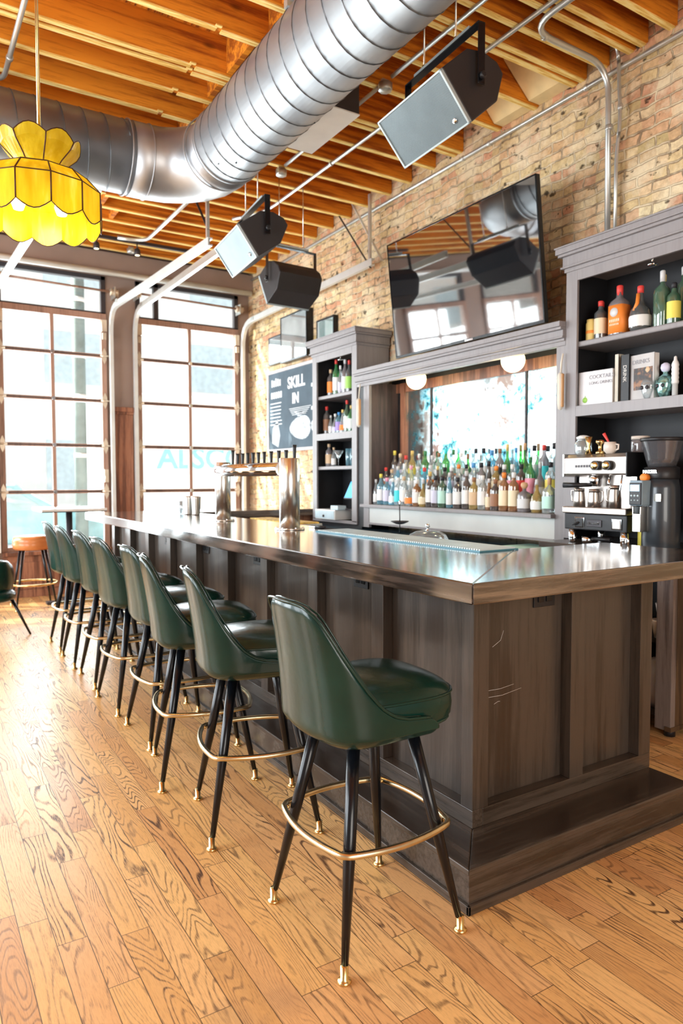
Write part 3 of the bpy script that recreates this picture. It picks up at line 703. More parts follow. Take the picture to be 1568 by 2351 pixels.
def high_table(x, y, lab, w=.68):
    t = thing('high_table', lab, 'table', (x, y, 0), group='high window tables')
    part('table_top', MB().cbox((0, 0, 1.065), (w, w, .028)), M('pale_table_laminate', (.62, .60, .56), .25, coat=.4), t, bev=.004)
    part('edge_band', MB().cbox((0, 0, 1.047), (w-.01, w-.01, .012)), DARKMET, t)
    part('post', MB().tube([(0, 0, .03), (0, 0, 1.04)], .035, 18), DARKMET, t)
    part('base', MB().cbox((0, 0, .02), (.52, .10, .03)).cbox((0, 0, .02), (.10, .52, .03)), DARKMET, t, bev=.004)
high_table(1.56, 8.35, 'high square table with pale top and dark post beside the orange stool')
# rust coloured bench end and dark chair at the frame edge
t = thing('lounge_chair', 'dark green low chair at the left frame edge, in front of the orange stool', 'chair', (.60, 6.93, 0), .5)
rows = []
for z, w, b in ((.34, .20, .16), (.44, .23, .20), (.56, .235, .225), (.64, .20, .235), (.685, .12, .24)):
    rows.append([(w*math.cos(a)*1.0, -b*math.sin(a)+.02, z) for a in [PI*k/16 for k in range(17)]])
part('backrest', MB().grid(rows), GREEN, t, solid=.03, sub=1)
part('seat', MB().lathe([(0, .32), (.20, .32), (.225, .34), (.225, .38), (.19, .41), (0, .42)], (0, 0, 0), 28), GREEN, t)
for sx, sy in ((-1, -1), (1, -1), (1, 1), (-1, 1)): part('leg', MB().tube([(sx*.13, sy*.13, .34), (sx*.24, sy*.24, 0)], [.016, .009], 10), BLACKM, t)

# ------------------------------------------------------------------ stained glass lamp
AMB = None
def amber():
    m, nt, b, o = nt_new('amber_stained_glass')
    co = objco(nt)
    n = nd(nt, 'ShaderNodeTexNoise', {'Vector': nd(nt, 'ShaderNodeMapping', {'Vector': co, 'Scale': (26., 26., 5.)}).outputs[0], 'Scale': 1., 'Detail': 3.}).outputs[0]
    c = ramp(nt, n, [(.35, (.66, .50, .015)), (.6, (.78, .64, .04)), (.8, (.90, .80, .25))])
    nt.links.new(c, b.inputs['Base Color']); b.inputs['Roughness'].default_value = .22
    nt.links.new(c, b.inputs['Emission Color']); b.inputs['Emission Strength'].default_value = .12
    tr = nd(nt, 'ShaderNodeBsdfTranslucent', {0: c}); mx = nd(nt, 'ShaderNodeMixShader', {0: .5, 1: b.outputs[0], 2: tr.outputs[0]})
    nt.links.new(mx.outputs[0], o.inputs[0]); return m
AMB = amber(); LEAD = M('lead_came', (.075, .03, .015), .45, metal=.5)
LX, LY, LZ = .47, 2.95, 2.395
lamp = thing('pendant_lamp', 'yellow stained-glass pendant lamp with scalloped rims hanging from a brass rod', 'lamp', (LX, LY, LZ))
NP = 12; rp = [(.226, .0), (.226, .105), (.176, .158), (.118, .182), (.085, .190)]
sub = 6; rows = []
def prad(k, j, r):  # faceted radius
    a = 2*PI*(k+j/sub)/NP; h = PI/NP; loc = (j/sub-.5)*2*h
    return r*math.cos(h)/math.cos(loc), a
mb = MB()
for i, (r, z) in enumerate(rp):
    row = []
    for k in range(NP):
        for j in range(sub):
            rr, a = prad(k, j, r); dz = -.030*math.sin(PI*j/sub) if i == 0 else 0
            row.append((rr*math.cos(a), rr*math.sin(a), z+dz))
    rows.append(row)
shade = part('shade', MB().grid(rows, smooth=False, wrap=True), AMB, lamp, solid=.003)
mb = MB()
for k in range(NP):
    a = 2*PI*k/NP; mb.tube([(r*math.cos(a)*1.004, r*math.sin(a)*1.004, z) for r, z in rp], .0028, 6)
for i in (1, 2, 3, 4): mb.tube([rows[i][q] for q in range(len(rows[i]))], .0024, 5, closed=True)
mb.tube(rows[0], .0022, 5, closed=True)
part('lead_lines', mb, LEAD, shade)
crows = []; NC = 8
for i, (r, z) in enumerate(((.072, .186), (.095, .215), (.135, .252), (.148, .275))):
    row = []
    for k in range(NC):
        for j in range(6):
            a = 2*PI*(k+j/6)/NC; dz = .028*math.sin(PI*j/6)*(i/3)**2; row.append((r*math.cos(a), r*math.sin(a), z+dz))
    crows.append(row)
crown = part('crown', MB().grid(crows, smooth=False, wrap=True), AMB, lamp, solid=.003)
mb = MB()
for k in range(NC): mb.tube([crows[i][k*6] for i in range(4)], .0026, 6)
mb.tube(crows[3], .002, 5, closed=True); mb.tube(crows[0], .0024, 5, closed=True)
part('lead_lines', mb, LEAD, crown)
part('rod', MB().tube([(0, 0, .10), (0, 0, 4.17-LZ)], .0068, 10), BRASS, lamp)
part('socket_cluster', MB().lathe([(0, .18), (.05, .175), (.05, .16), (.02, .15), (.02, .12), (0, .12)], (0, 0, 0), 16), BRASS, lamp)
BULB = M('lit_bulb', (.95, .9, .7), .3, emis=(1., .86, .5), es=7.)
for a in (0.4, 2.5, 4.6):
    part('bulb', MB().lathe([(0, .02), (.018, .025), (.027, .05), (.022, .08), (.012, .10), (0, .105)], (.09*math.cos(a), .09*math.sin(a), .02), 14), BULB, lamp)

# ------------------------------------------------------------------ loudspeakers
def speaker(cx, cy, cz, W, H, D, axis, tilt, lab, rods, yaw=0.):
    """local frame: length along x, front faces -y, rotated so the length lies on the room axis"""
    t = thing('loudspeaker', lab, 'loudspeaker', (cx, cy, cz), yaw, group='black loudspeakers hung from the joists')
    ct, s_ = math.cos(tilt), math.sin(tilt)
    def R(p): return (p[0], p[1]*ct-p[2]*s_, p[1]*s_+p[2]*ct)      # front (-y) tips downward
    prof = [(-D/2+.012, H/2), (D*.12, H/2), (D*.36, H*.30), (D/2, H*.02), (D/2, -H*.20), (D*.15, -H/2), (-D/2+.012, -H/2)]
    mb = MB().prism([(p, q) for p, q in prof], -W/2, W/2, ax='x'); mb.v = [R(v) for v in mb.v]
    part('cabinet', mb, SPK, t, bev=.008)
    mb = MB().box(-W/2+.008, W/2-.008, -D/2, -D/2+.012, -H/2+.008, H/2-.008); mb.v = [R(v) for v in mb.v]
    part('grille', mb, GRILLE, t)
    mb = MB()
    for a, b, c, d in ((-W/2, W/2, H/2-.010, H/2), (-W/2, W/2, -H/2, -H/2+.010), (-W/2, -W/2+.012, -H/2, H/2), (W/2-.012, W/2, -H/2, H/2)): mb.box(a, b, -D/2-.006, -D/2+.014, c, d)
    mb.v = [R(v) for v in mb.v]; part('bezel', mb, SATIN, t, bev=.002)
    mb = MB().lathe([(0, -D/2-.008), (.012, -D/2-.008), (.016, -D/2-.003), (.016, -D/2)], (W*.36, 0, -H*.32), 16, ax='y'); mb.v = [R(v) for v in mb.v]
    part('badge', mb, CHROME, t)
    y0 = H*.9
    yk = MB().box(-W/2-.035, W/2+.035, -.022, .022, y0, y0+.008)
    for s in (-1, 1): yk.box(s*(W/2+.035)-(.006 if s > 0 else 0), s*(W/2+.035)+(0 if s > 0 else .006), -.022, .022, -.04, y0)
    part('yoke_bracket', yk, BLACKM, t, bev=.002)
    part('unistrut', MB().box(-W/2+.05, W/2-.05, -.016, .016, y0+.008, y0+.028), SATIN, t)
    for s in (-1, 1): part('yoke_knob', MB().lathe([(.016, 0), (.018, .006), (.018, .018), (.012, .022)], (s*(W/2+.035), 0, 0), 14, ax='x'), BLACKP, t)
    for u in rods:
        part('hanger_rod', MB().tube([(u, 0, y0+.01), (u, 0, 4.42-cz)], .005, 8), STEEL, t)
        part('rod_nut', MB().lathe([(.012, 0), (.012, .014)], (u, 0, y0+.028), 6), CHROME, t)
SPK = M('speaker_paint', (.022, .019, .020), .5, bump=.15, bs=150.)
def grille_mat():
    m, nt, b, o = nt_new('perforated_grille')
    p = nd(nt, 'ShaderNodeSeparateXYZ', {0: objco(nt)})
    u = mth(nt, 'MULTIPLY', p.outputs[0], 560.); v = mth(nt, 'MULTIPLY', mth(nt, 'SUBTRACT', p.outputs[2], mth(nt, 'MULTIPLY', p.outputs[1], .9)), 420.)
    s = mth(nt, 'MULTIPLY', mth(nt, 'SINE', u), mth(nt, 'SINE', v))
    n = nd(nt, 'ShaderNodeTexNoise', {'Vector': objco(nt), 'Scale': 5.}).outputs[0]
    c = mix(nt, ramp(nt, s, [(.05, 0.), (.45, 1.)]), mix(nt, n, (.10, .14, .16), (.20, .26, .285)), (.03, .04, .045))
    nt.links.new(c, b.inputs['Base Color']); b.inputs['Roughness'].default_value = .4; b.inputs['Metallic'].default_value = .35
    return m
GRILLE = grille_mat()
T38 = math.radians(41)
# centres from the front-face fits; the box centre lies half its depth behind the front
def spk_from_front(fx, fy, fz, D, tilt): return fx+D/2*math.cos(tilt), fy, fz+D/2*math.sin(tilt)
x, y, z = spk_from_front(2.42, 3.07, 3.32, .36, T38)
speaker(x, y, z, .60, .29, .36, 'y', T38, 'large loudspeaker with grey perforated front hung tilted from the joists, nearest the camera', (-.17, .12), -PI/2-.06)
x, y, z = spk_from_front(2.22, 5.13, 3.155, .36, math.radians(35))
speaker(x, y, z, .60, .265, .36, 'y', math.radians(35), 'loudspeaker with pale grille hung tilted below the duct elbow, in the middle distance', (-.17, .12), -PI/2-.1)
speaker(3.13, 5.93, 3.245, .46, .33, .33, 'x', math.radians(28), 'black loudspeaker seen from behind, hanging in front of the brick wall nearest the doors', (-.13, .13), PI+.06)

# ------------------------------------------------------------------ television
tv = thing('television', 'large black television, switched off, on the brick wall above the back bar', 'television', (3.80, 4.315, 2.48))
yl, yr, hh = 5.185, 3.445, .995; tx = Vector((-.105, 0, .99)).normalized(); nx = Vector((-.99, 0, -.105)).normalized(); ym = (yl+yr)/2
c0 = Vector((3.80, ym, 2.48))+tx*hh/2
def tvbox(dy, dz, dd, oy=0, oz=0, on=0): return MB().obox(c0+Vector((0, oy, 0))+tx*oz+nx*on, ((0, 1, 0), tx, nx), (dy, dz, dd))
part('housing', tvbox(1.74, .995, .035, on=-.02), BLACKP, tv, world=True, bev=.004)
part('screen', tvbox(1.715, .965, .003, oz=.006, on=.0), TVBLACK, tv, world=True)
mb = tvbox(1.74, .010, .008, oz=.4925); 
for a in (tvbox(1.74, .014, .008, oz=-.4905), tvbox(.010, .995, .008, oy=.865), tvbox(.010, .995, .008, oy=-.865)): mb.add(a.v, a.f)
part('bezel', mb, BLACKM, tv, world=True)
part('wall_mount', MB().box(3.84, 4.09, 4.1, 4.5, 2.75, 3.25), DARKMET, tv, world=True)
part('logo_plate', tvbox(.09, .012, .003, oz=-.489, oy=-.1, on=.006), CHROME, tv, world=True)

# ------------------------------------------------------------------ pictures, chalkboard, cable cover
def framed(y0, y1, z0, z1, fm, pm, lab, d=.05):
    t = thing('picture_frame', lab, 'picture', (4.09-d/2, (y0+y1)/2, z0), group='pictures on the brick wall'); w = .022
    part('picture', MB().box(4.09-d+.006, 4.09-d+.012, y0+w, y1-w, z0+w, z1-w), pm, t, world=True)
    part('frame', MB().box(4.09-d, 4.095, y0, y0+w, z0, z1).box(4.09-d, 4.095, y1-w, y1, z0, z1).box(4.09-d, 4.095, y0+w, y1-w, z0, z0+w).box(4.09-d, 4.095, y0+w, y1-w, z1-w, z1), fm, t, world=True, bev=.003)
    part('glass', MB().box(4.09-d+.002, 4.09-d+.005, y0+w, y1-w, z0+w, z1-w), PICG, t, world=True)
    return t
PICG = make_mirror(); PICG = MATS.setdefault('picture_glass', clearish('picture_glass', (.95, .97, .97), .9, .01))
def art_mat(name, a, b, c_, sc=6.):
    m, nt, bb, o = nt_new(name); co = objco(nt)
    n = nd(nt, 'ShaderNodeTexNoise', {'Vector': co, 'Scale': sc, 'Detail': 2.}).outputs[0]
    nt.links.new(ramp(nt, n, [(.35, a), (.5, b), (.62, c_)]), bb.inputs['Base Color']); bb.inputs['Roughness'].default_value = .3; return m
framed(7.90, 8.31, 2.86, 3.215, BLACKM, art_mat('teal_picture', (.10, .30, .38), (.20, .45, .55), (.6, .75, .78), 3.), 'small teal picture in a black frame, leftmost of the three on the brick wall')
framed(7.225, 7.90, 2.83, 3.39, BLACKM, art_mat('pale_photo', (.25, .26, .26), (.75, .76, .76), (.85, .86, .86), 2.6), 'tall pale picture in a deep black frame, largest of three on the brick wall', .085)
framed(6.67, 7.06, 2.93, 3.20, BLACKM, art_mat('mint_picture', (.10, .50, .45), (.45, .75, .72), (.85, .9, .9), 4.), 'small mint green picture standing above the left cabinet crown')
t = thing('chalkboard', 'framed grey-blue chalkboard with white lettering and a fish drawing on the brick wall', 'chalkboard', (4.08, 7.6, 1.78))
y0, y1, z0, z1 = 6.85, 8.37, 1.78, 2.75
part('board', MB().box(4.075, 4.095, y0, y1, z0, z1), M('slate_board', (.07, .105, .135), .85, var=.25, vs=3.), t, world=True)
part('frame', MB().box(4.065, 4.097, y0-.04, y0, z0-.04, z1+.04).box(4.065, 4.097, y1, y1+.04, z0-.04, z1+.04).box(4.065, 4.097, y0, y1, z0-.04, z0).box(4.065, 4.097, y0, y1, z1, z1+.04), M('pale_board_frame', (.50, .47, .47), .6), t, world=True, bev=.003)
CHALK = M('chalk', (.80, .84, .86), .9, var=.08, vs=20.)
def wall_text(s, size, y, z, bold=.004): return text_mb(s, size, (4.0735, y, z), (0, -1, 0), (0, 0, 1), .001, bold)
part('lettering', wall_text('SKILL', .19, 7.84, 2.52, .006), CHALK, t, world=True)
part('lettering', wall_text('IN', .17, 7.72, 2.33, .008), CHALK, t, world=True)
mb = MB()
random.seed(3)
for k in range(5):
    mb.box(4.0725, 4.074, 8.03+.056*k, 8.03+.056*k+.034, 2.58, 2.66+.012*(k % 3)); mb.box(4.0725, 4.074, 8.0+.064*k, 8.0+.064*k+.045, 2.43, 2.51)
for k in range(7):
    z = 2.36-.045*k; mb.box(4.0725, 4.074, 8.0+random.random()*.06, 8.32, z, z+.012)
part('writing_lines', mb, CHALK, t, world=True); mb = MB()
for k in range(6): mb.box(4.0725, 4.074, 7.1, 7.14+.05*(k % 3), 2.66-.09*k, 2.70-.09*k)
part('writing_lines', mb, CHALK, t, world=True); mb = MB()
for k in range(5):
    z = 2.26-.02*k; mb.box(4.0725, 4.074, 7.25+.03*k, 7.80-.02*k, z, z+.006)
part('writing_lines', mb, CHALK, t, world=True)
# generic fish doodle: outlined body, tail, fins
mb = MB(); body = [(7.52+.27*math.cos(a), 2.02+.14*math.sin(a)*(1-.25*math.cos(a))) for a in [2*PI*k/28 for k in range(28)]]
mb.prism(body, 4.0725, 4.074, ax='x'); mb.prism([(7.28, 2.03), (7.12, 2.16), (7.15, 2.0), (7.13, 1.88)], 4.0725, 4.074, ax='x'); mb.prism([(7.55, 2.14), (7.66, 2.22), (7.42, 2.20)], 4.0725, 4.074, ax='x')
mb.prism([(8.10, 1.80), (8.28, 1.86), (8.26, 2.05), (8.12, 2.16), (8.05, 1.95)], 4.0725, 4.074, ax='x')
part('fish_drawing', mb, M('chalk_smear', (.52, .58, .62), .9, var=.35, vs=26.), t, world=True)


# ------------------------------------------------------------------ back bar
STON = M('pale_panel_board', (.60, .62, .60), .35, var=.1, vs=2., coat=.3)
lower = thing('back_counter', 'dark lower back-bar counter with blue-grey worktop against the brick wall', 'counter', (3.75, 4.6, 0))
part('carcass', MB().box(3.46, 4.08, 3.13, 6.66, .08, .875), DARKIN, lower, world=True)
part('worktop', MB().box(3.43, 4.09, 3.118, 6.68, .875, .91), M('blue_grey_laminate', (.10, .17, .22), .22, coat=.5), lower, world=True, bev=.004)
part('toe_kick', MB().box(3.52, 4.0, 3.13, 6.66, 0, .08), BLACKP, lower, world=True)
for k in range(6):
    a = 3.15+k*.585
    d = part('door', MB().box(3.445, 3.46, a, a+.575, .10, .86), GREYWOOD, lower, world=True, bev=.003)
    part('handle', MB().tube([(3.435, a+.06, .60), (3.435, a+.06, .74)], .006, 8), STEEL, d, world=True)
raised = thing('raised_counter', 'raised brown wooden counter section that carries the espresso machine', 'counter', (3.75, 2.65, 0))
part('worktop', MB().box(3.40, 4.09, 2.19, 3.115, .968, 1.003), BARY, raised, world=True, bev=.004)
part('end_post', MB().box(3.43, 3.47, 2.21, 2.305, .045, .968), wood('grey_brown_post', (.13, .10, .09), (.19, .155, .14), 'z', 1., .5), raised, world=True, bev=.003)
part('end_panel', MB().box(3.47, 4.08, 2.21, 2.235, .05, .968), wood('dark_end_panel', (.045, .028, .018), (.09, .055, .03), 'z', 1., .4), raised, world=True)
part('base_edge', MB().box(3.425, 4.08, 2.205, 2.24, .045, .07), MATS['dark_end_panel'], raised, world=True)
part('shelf', MB().box(3.46, 4.08, 2.24, 3.11, .10, .13).box(3.46, 4.08, 2.24, 3.11, .50, .52), DARKIN, raised, world=True)
part('back', MB().box(4.05, 4.08, 2.24, 3.11, .10, .968).box(3.46, 4.08, 3.09, 3.11, .10, .968), DARKIN, raised, world=True)
part('foot', MB().lathe([(.03, 0), (.03, .045)], (3.50, 2.26, 0), 14), BLACKP, raised, world=True)
def cup(x, y, z, r, h, lab, mm=WHITEP, g=None):
    t = thing('stacked_cup', lab, 'cup', (x, y, z), group=g)
    part('body', MB().lathe([(0, .0), (r*.7, 0), (r, h*.9), (r*1.05, h), (r*.95, h), (r*.66, .004), (0, .004)], (0, 0, 0), 20), mm, t)
cup(3.52, 2.34, .52, .045, .10, 'white cup seen in the gap left of the grey post, upper of two')
cup(3.53, 2.33, .62, .04, .09, 'white cup stacked upside on the other in the gap left of the grey post')
solo('folded_cloth', MB().lathe([(.11, .13), (.12, .20), (.10, .32), (.06, .38), (.0, .39)], (3.60, 2.38, 0), 9), M('lavender_cloth', (.55, .58, .72), .8, bump=.5, bs=14.), 'pale lavender cloth bundle on the low shelf left of the grey post', 'cloth')

def cabinet(name_label, ya, yb, z0, loc, shelves, midrail, zc, low=True):
    t = thing('shelf_cabinet', name_label, 'cabinet', loc)
    x0, x1 = 3.70, 4.08; st = .088
    part('side_panel', MB().box(x0+.02, x1, ya, ya+.03, z0, zc), GREYWOOD, t, world=True)
    part('side_panel', MB().box(x0+.02, x1, yb-.03, yb, z0, zc), GREYWOOD, t, world=True)
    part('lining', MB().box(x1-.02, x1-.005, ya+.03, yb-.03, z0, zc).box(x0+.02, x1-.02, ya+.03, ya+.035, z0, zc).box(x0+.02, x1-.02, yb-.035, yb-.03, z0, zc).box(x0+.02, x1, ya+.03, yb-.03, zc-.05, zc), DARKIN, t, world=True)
    part('stile', MB().box(x0, x0+.02, ya, ya+st, z0, zc), GREYWOOD, t, world=True, bev=.002)
    part('stile', MB().box(x0, x0+.02, yb-st, yb, z0, zc), GREYWOOD, t, world=True, bev=.002)
    part('top_rail', MB().box(x0, x0+.02, ya+st, yb-st, zc-.12, zc), GREYWOOD, t, world=True, bev=.002)
    part('middle_rail', MB().box(x0, x1-.02, ya+st, yb-st, midrail-.068, midrail), GREYWOOD, t, world=True, bev=.002)
    for z in shelves: part('shelf', MB().box(x0+.022, x1-.02, ya+.035, yb-.035, z-.035, z), GREYWOOD, t, world=True, bev=.008)
    mb = MB()
    for d, a, b in ((.010, zc-.055, zc-.030), (.028, zc-.030, zc-.018), (.018, zc-.018, zc+.045), (.040, zc+.045, zc+.062), (.052, zc+.062, zc+.098), (.058, zc+.098, zc+.108)):
        mb.box(x0-d, x1, ya-d, yb+d, a, b)
    part('crown_moulding', mb, GREYWOOD, t, world=True, bev=.003)
    part('puck_light', MB().lathe([(0, 0), (.022, 0), (.03, .008), (.03, .012)], (3.80, (ya+yb)/2+.02, zc-.135), 16).lathe([(.006, .012), (.006, .09)], (3.80, (ya+yb)/2+.02, zc-.135), 8), CHROME, t, world=True)
    return t
cabinet('tall grey-painted open cabinet at the right, with bottles above and books below', 2.03, 3.178, 1.005, (3.89, 2.6, 1.005), (2.283,), 1.867, 2.79)
cabL = cabinet('tall grey-painted open cabinet left of the mirror, with three shelves', 5.69, 6.552, .975, (3.89, 6.12, .975), (2.26, 1.527), 1.866, 2.735)
part('bottom_rail', MB().box(3.70, 3.72, 5.69, 6.552, .955, .985), GREYWOOD, cabL, world=True)
part('base_block', MB().box(3.76, 4.08, 5.69, 6.552, .911, .975), DARKIN, cabL, world=True)
# mirror unit
t = thing('mirror_unit', 'wide grey-painted back-bar frame with crown moulding around an aged three-pane mirror', 'back bar', (3.89, 4.43, .92))
ya, yb = 3.18, 5.688
part('stile', MB().box(3.71, 3.74, ya, 3.262, .94, 2.40), GREYWOOD, t, world=True, bev=.002)
part('stile', MB().box(3.71, 3.74, 5.493, 5.585, .94, 2.40), GREYWOOD, t, world=True, bev=.002)
part('edge_strip', MB().box(3.715, 3.745, 5.585, yb, .94, 2.40), BLACKP, t, world=True)
part('header', MB().box(3.70, 3.74, ya, yb, 2.272, 2.40), GREYWOOD, t, world=True, bev=.002)
mb = MB()
for d, a, b in ((.012, 2.300, 2.318), (.030, 2.318, 2.330), (.024, 2.330, 2.372), (.046, 2.372, 2.390), (.058, 2.390, 2.425)): mb.box(3.70-d, 4.08 if a > 2.37 else 3.74, ya+.001, yb-.002, a, b)
part('crown_moulding', mb, GREYWOOD, t, world=True, bev=.003)
part('left_lining', MB().box(3.74, 4.06, 5.50, 5.52, .98, 2.30), wood('plum_brown_lining', (.055, .038, .038), (.09, .06, .058), 'z', 1., .5), t, world=True)
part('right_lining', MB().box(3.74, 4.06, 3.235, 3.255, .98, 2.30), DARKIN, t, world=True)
part('bottle_ledge', MB().box(3.665, 4.06, 3.255, 5.585, 1.130, 1.158), GREYWOOD, t, world=True, bev=.003)
part('tier_step', MB().box(3.83, 4.06, 3.257, 5.498, 1.158, 1.245), GREYWOOD, t, world=True)
part('tier_step', MB().box(3.925, 4.06, 3.257, 5.498, 1.245, 1.335), GREYWOOD, t, world=True)
part('lower_panel', MB().box(3.715, 3.74, 3.262, 5.493, .985, 1.130), STON, t, world=True)
part('lower_ledge', MB().box(3.70, 3.74, 3.262, 5.493, .97, .987), GREYWOOD, t, world=True)
part('mirror_frame', MB().box(4.02, 4.06, 5.36, 5.42, 1.3, 2.30).box(4.03, 4.06, 3.255, 5.5, 2.215, 2.30), WOODP, t, world=True)
for a, b in ((3.258, 3.835), (3.852, 4.975), (4.992, 5.36)):
    part('mirror_pane', MB().box(4.045, 4.050, a, b, 1.30, 2.215), MIRROR, t, world=True)
for y in (3.843, 4.983): part('mirror_divider', MB().box(4.035, 4.05, y-.0085, y+.0085, 1.30, 2.215), DARKMET, t, world=True)
part('back_board', MB().box(4.052, 4.085, 3.2, 5.6, .95, 2.42), DARKIN, t, world=True)
GLOBE = M('lit_opal_globe', (.95, .85, .6), .3, emis=(1., .80, .42), es=4.5)
for y, lab in ((4.93, 'round warm globe light half hidden by the mirror header, left one'), (3.775, 'round warm globe light half hidden by the mirror header, right one')):
    g = thing('globe_light', lab, 'lamp', (3.83, y, 2.18), group='globe lights under the mirror header')
    part('globe', MB().lathe([(.0, 0)]+[(.088*math.sin(a), .088-.088*math.cos(a)) for a in [PI*k/12 for k in range(1, 11)]]+[(.03, .176)], (0, 0, 0), 24), GLOBE, g)
    part('fitter', MB().lathe([(.035, .172), (.04, .19), (.0, .19)], (0, 0, 0), 18), BRASS, g)
def hang(loc, L, w, lab, m1, m2):
    t = thing('hanging_paddle', lab, 'paddle', loc)
    part('blade', MB().lathe([(0, 0), (w*.8, .01), (w, .04), (w, L*.62), (w*.6, L*.66), (0, L*.67)], (0, 0, 0), 14), m1, t)
    part('wooden_side', MB().box(-.012, .008, -w*1.25, -w*.5, .02, L*.64), m2, t, bev=.004)
    part('string', MB().tube([(0, 0, L*.66), (.01, .004, L*.85), (.015, -.004, L)], .006, 6), m1, t)
PADW = M('pale_scraped_wood', (.68, .62, .52), .7, bump=.2); PADO = M('orange_wood', (.55, .30, .13), .6)
hang((3.665, 5.60, 1.885), .41, .022, 'pale wooden paddle hanging by a string on the left side of the mirror unit', PADW, PADO)
hang((3.665, 3.185, 1.845), .37, .020, 'pale wooden paddle hanging by a string beside the right cabinet', PADW, PADO)

# ------------------------------------------------------------------ bottles
CL = {'clear': ('clear', clearish('clear_glass', (.86, .93, .95), .82)), 'blue': ('blue-tinted', clearish('blue_glass', (.30, .72, .88), .75)),
      'green': ('green', clearish('green_glass', (.05, .50, .12), .72)), 'dgreen': ('dark green', clearish('dark_green_glass', (.02, .14, .05), .5)),
      'amber': ('amber', clearish('amber_glass', (.55, .24, .06), .65)), 'dark': ('dark brown', clearish('dark_glass', (.045, .02, .015), .35)),
      'gold': ('golden', clearish('golden_glass', (.80, .60, .18), .72)), 'red': ('deep red', clearish('red_glass', (.35, .02, .03), .6)),
      'black': ('black', clearish('black_glass', (.008, .010, .012), .2)), 'smoke': ('smoky grey', clearish('smoke_glass', (.35, .32, .34), .6)), 'orange': ('orange', clearish('orange_glass', (.9, .22, .04), .45))}
PC = {'white': (.80, .80, .78), 'cream': (.78, .66, .45), 'lav': (.62, .60, .74), 'tan': (.66, .46, .28), 'yellow': (.82, .70, .12), 'mint': (.50, .78, .66), 'orange': (.88, .26, .04), 'red': (.72, .06, .05),
      'pink': (.85, .35, .45), 'black': (.02, .02, .025), 'blue': (.08, .30, .62), 'teal': (.05, .62, .66), 'gold': (.70, .50, .16), 'brown': (.30, .14, .07), 'green': (.35, .65, .12), 'silver': (.62, .62, .62), 'cork': (.60, .36, .20), 'violet': (.38, .28, .70), 'dgreen': (.05, .22, .08), 'grey': (.4, .4, .4)}
NAMEC = {'lav': 'lavender', 'mint': 'mint', 'dgreen': 'dark green'}
def pcm(k): return M('paper_'+k, PC[k], .5, var=.06)
KIND = {'wine': (None, lambda R, h: [(0, 0), (R*.92, 0), (R, .012), (R, h*.58), (R*.93, h*.64), (R*.55, h*.72), (R*.36, h*.78), (R*.34, h*.93)]),
        'spirit': (None, lambda R, h: [(0, 0), (R*.94, 0), (R, .01), (R, h*.64), (R*.9, h*.70), (R*.45, h*.77), (R*.36, h*.82), (R*.36, h*.92)]),
        'slim': (None, lambda R, h: [(0, 0), (R*.9, 0), (R, .01), (R, h*.50), (R*.7, h*.62), (R*.40, h*.74), (R*.36, h*.93)]),
        'flask': (5., lambda R, h: [(0, 0), (R*.94, 0), (R, .008), (R, h*.60), (R*.85, h*.68), (R*.34, h*.76), (R*.32, h*.86)]),
        'squat': (None, lambda R, h: [(0, 0), (R*.85, 0), (R, h*.10), (R*1.05, h*.30), (R*.9, h*.48), (R*.45, h*.60), (R*.28, h*.68), (R*.26, h*.90)]),
        'cone': (None, lambda R, h: [(0, 0), (R*1.05, 0), (R*1.1, .01), (R*.9, h*.35), (R*.55, h*.62), (R*.36, h*.76), (R*.34, h*.92)])}
MC = {}
def cached(key, f):
    if key not in MC: MC[key] = f()
    return MC[key]
def bottle(x, y, z, h, R, kind, g, lb, cap, label, group, ball=False, lab2=None):
    sq, pf = KIND[kind]; prof = pf(R, h); gn, gm = CL[g]
    t = thing('bottle', label, 'bottle', (x, y, z), group=group)
    me = cached((kind, h, R, g), lambda: mesh_of('glass_body', MB().lathe(prof, (0, 0, 0), 16, sq=sq), gm))
    o = bpy.data.objects.new('glass_body', me); C.objects.link(o); o.parent = t
    if lb:
        a, b = {'wine': (.14, .50), 'spirit': (.14, .54), 'slim': (.10, .42), 'flask': (.14, .48), 'squat': (.10, .34), 'cone': (.12, .34)}[kind]
        rr = [(R*(1.012 if kind != 'cone' else 1.06), h*a), (R*(1.012 if kind != 'cone' else .95), h*b)]
        if kind == 'squat': rr = [(R*1.03, h*a), (R*1.07, h*.28), (R*1.02, h*b)]
        me = cached(('l', kind, h, R, lb), lambda: mesh_of('paper_label', MB().add(*(lambda m: (m.v, [f for f in m.f if len(f) == 4]))(MB().lathe(rr, (0, 0, 0), 16, sq=sq)), 0, True), pcm(lb)))
        o = bpy.data.objects.new('paper_label', me); C.objects.link(o); o.parent = t
    if cap:
        rt = prof[-1][0]; zt = prof[-1][1]
        cp = [(rt*1.12, zt-h*.06), (rt*1.18, h*.985), (rt*.9, h), (0, h)] if not ball else [(rt, zt-.005), (rt*1.9, zt+.01), (rt*2.1, zt+.022), (rt*1.6, zt+.038), (0, zt+.043)]
        me = cached(('c', kind, h, R, cap, ball), lambda: mesh_of('bottle_cap', MB().lathe(cp, (0, 0, 0), 12), pcm(cap)))
        o = bpy.data.objects.new('bottle_cap', me); C.objects.link(o); o.parent = t
    return t
def cn(k): return NAMEC.get(k, k)
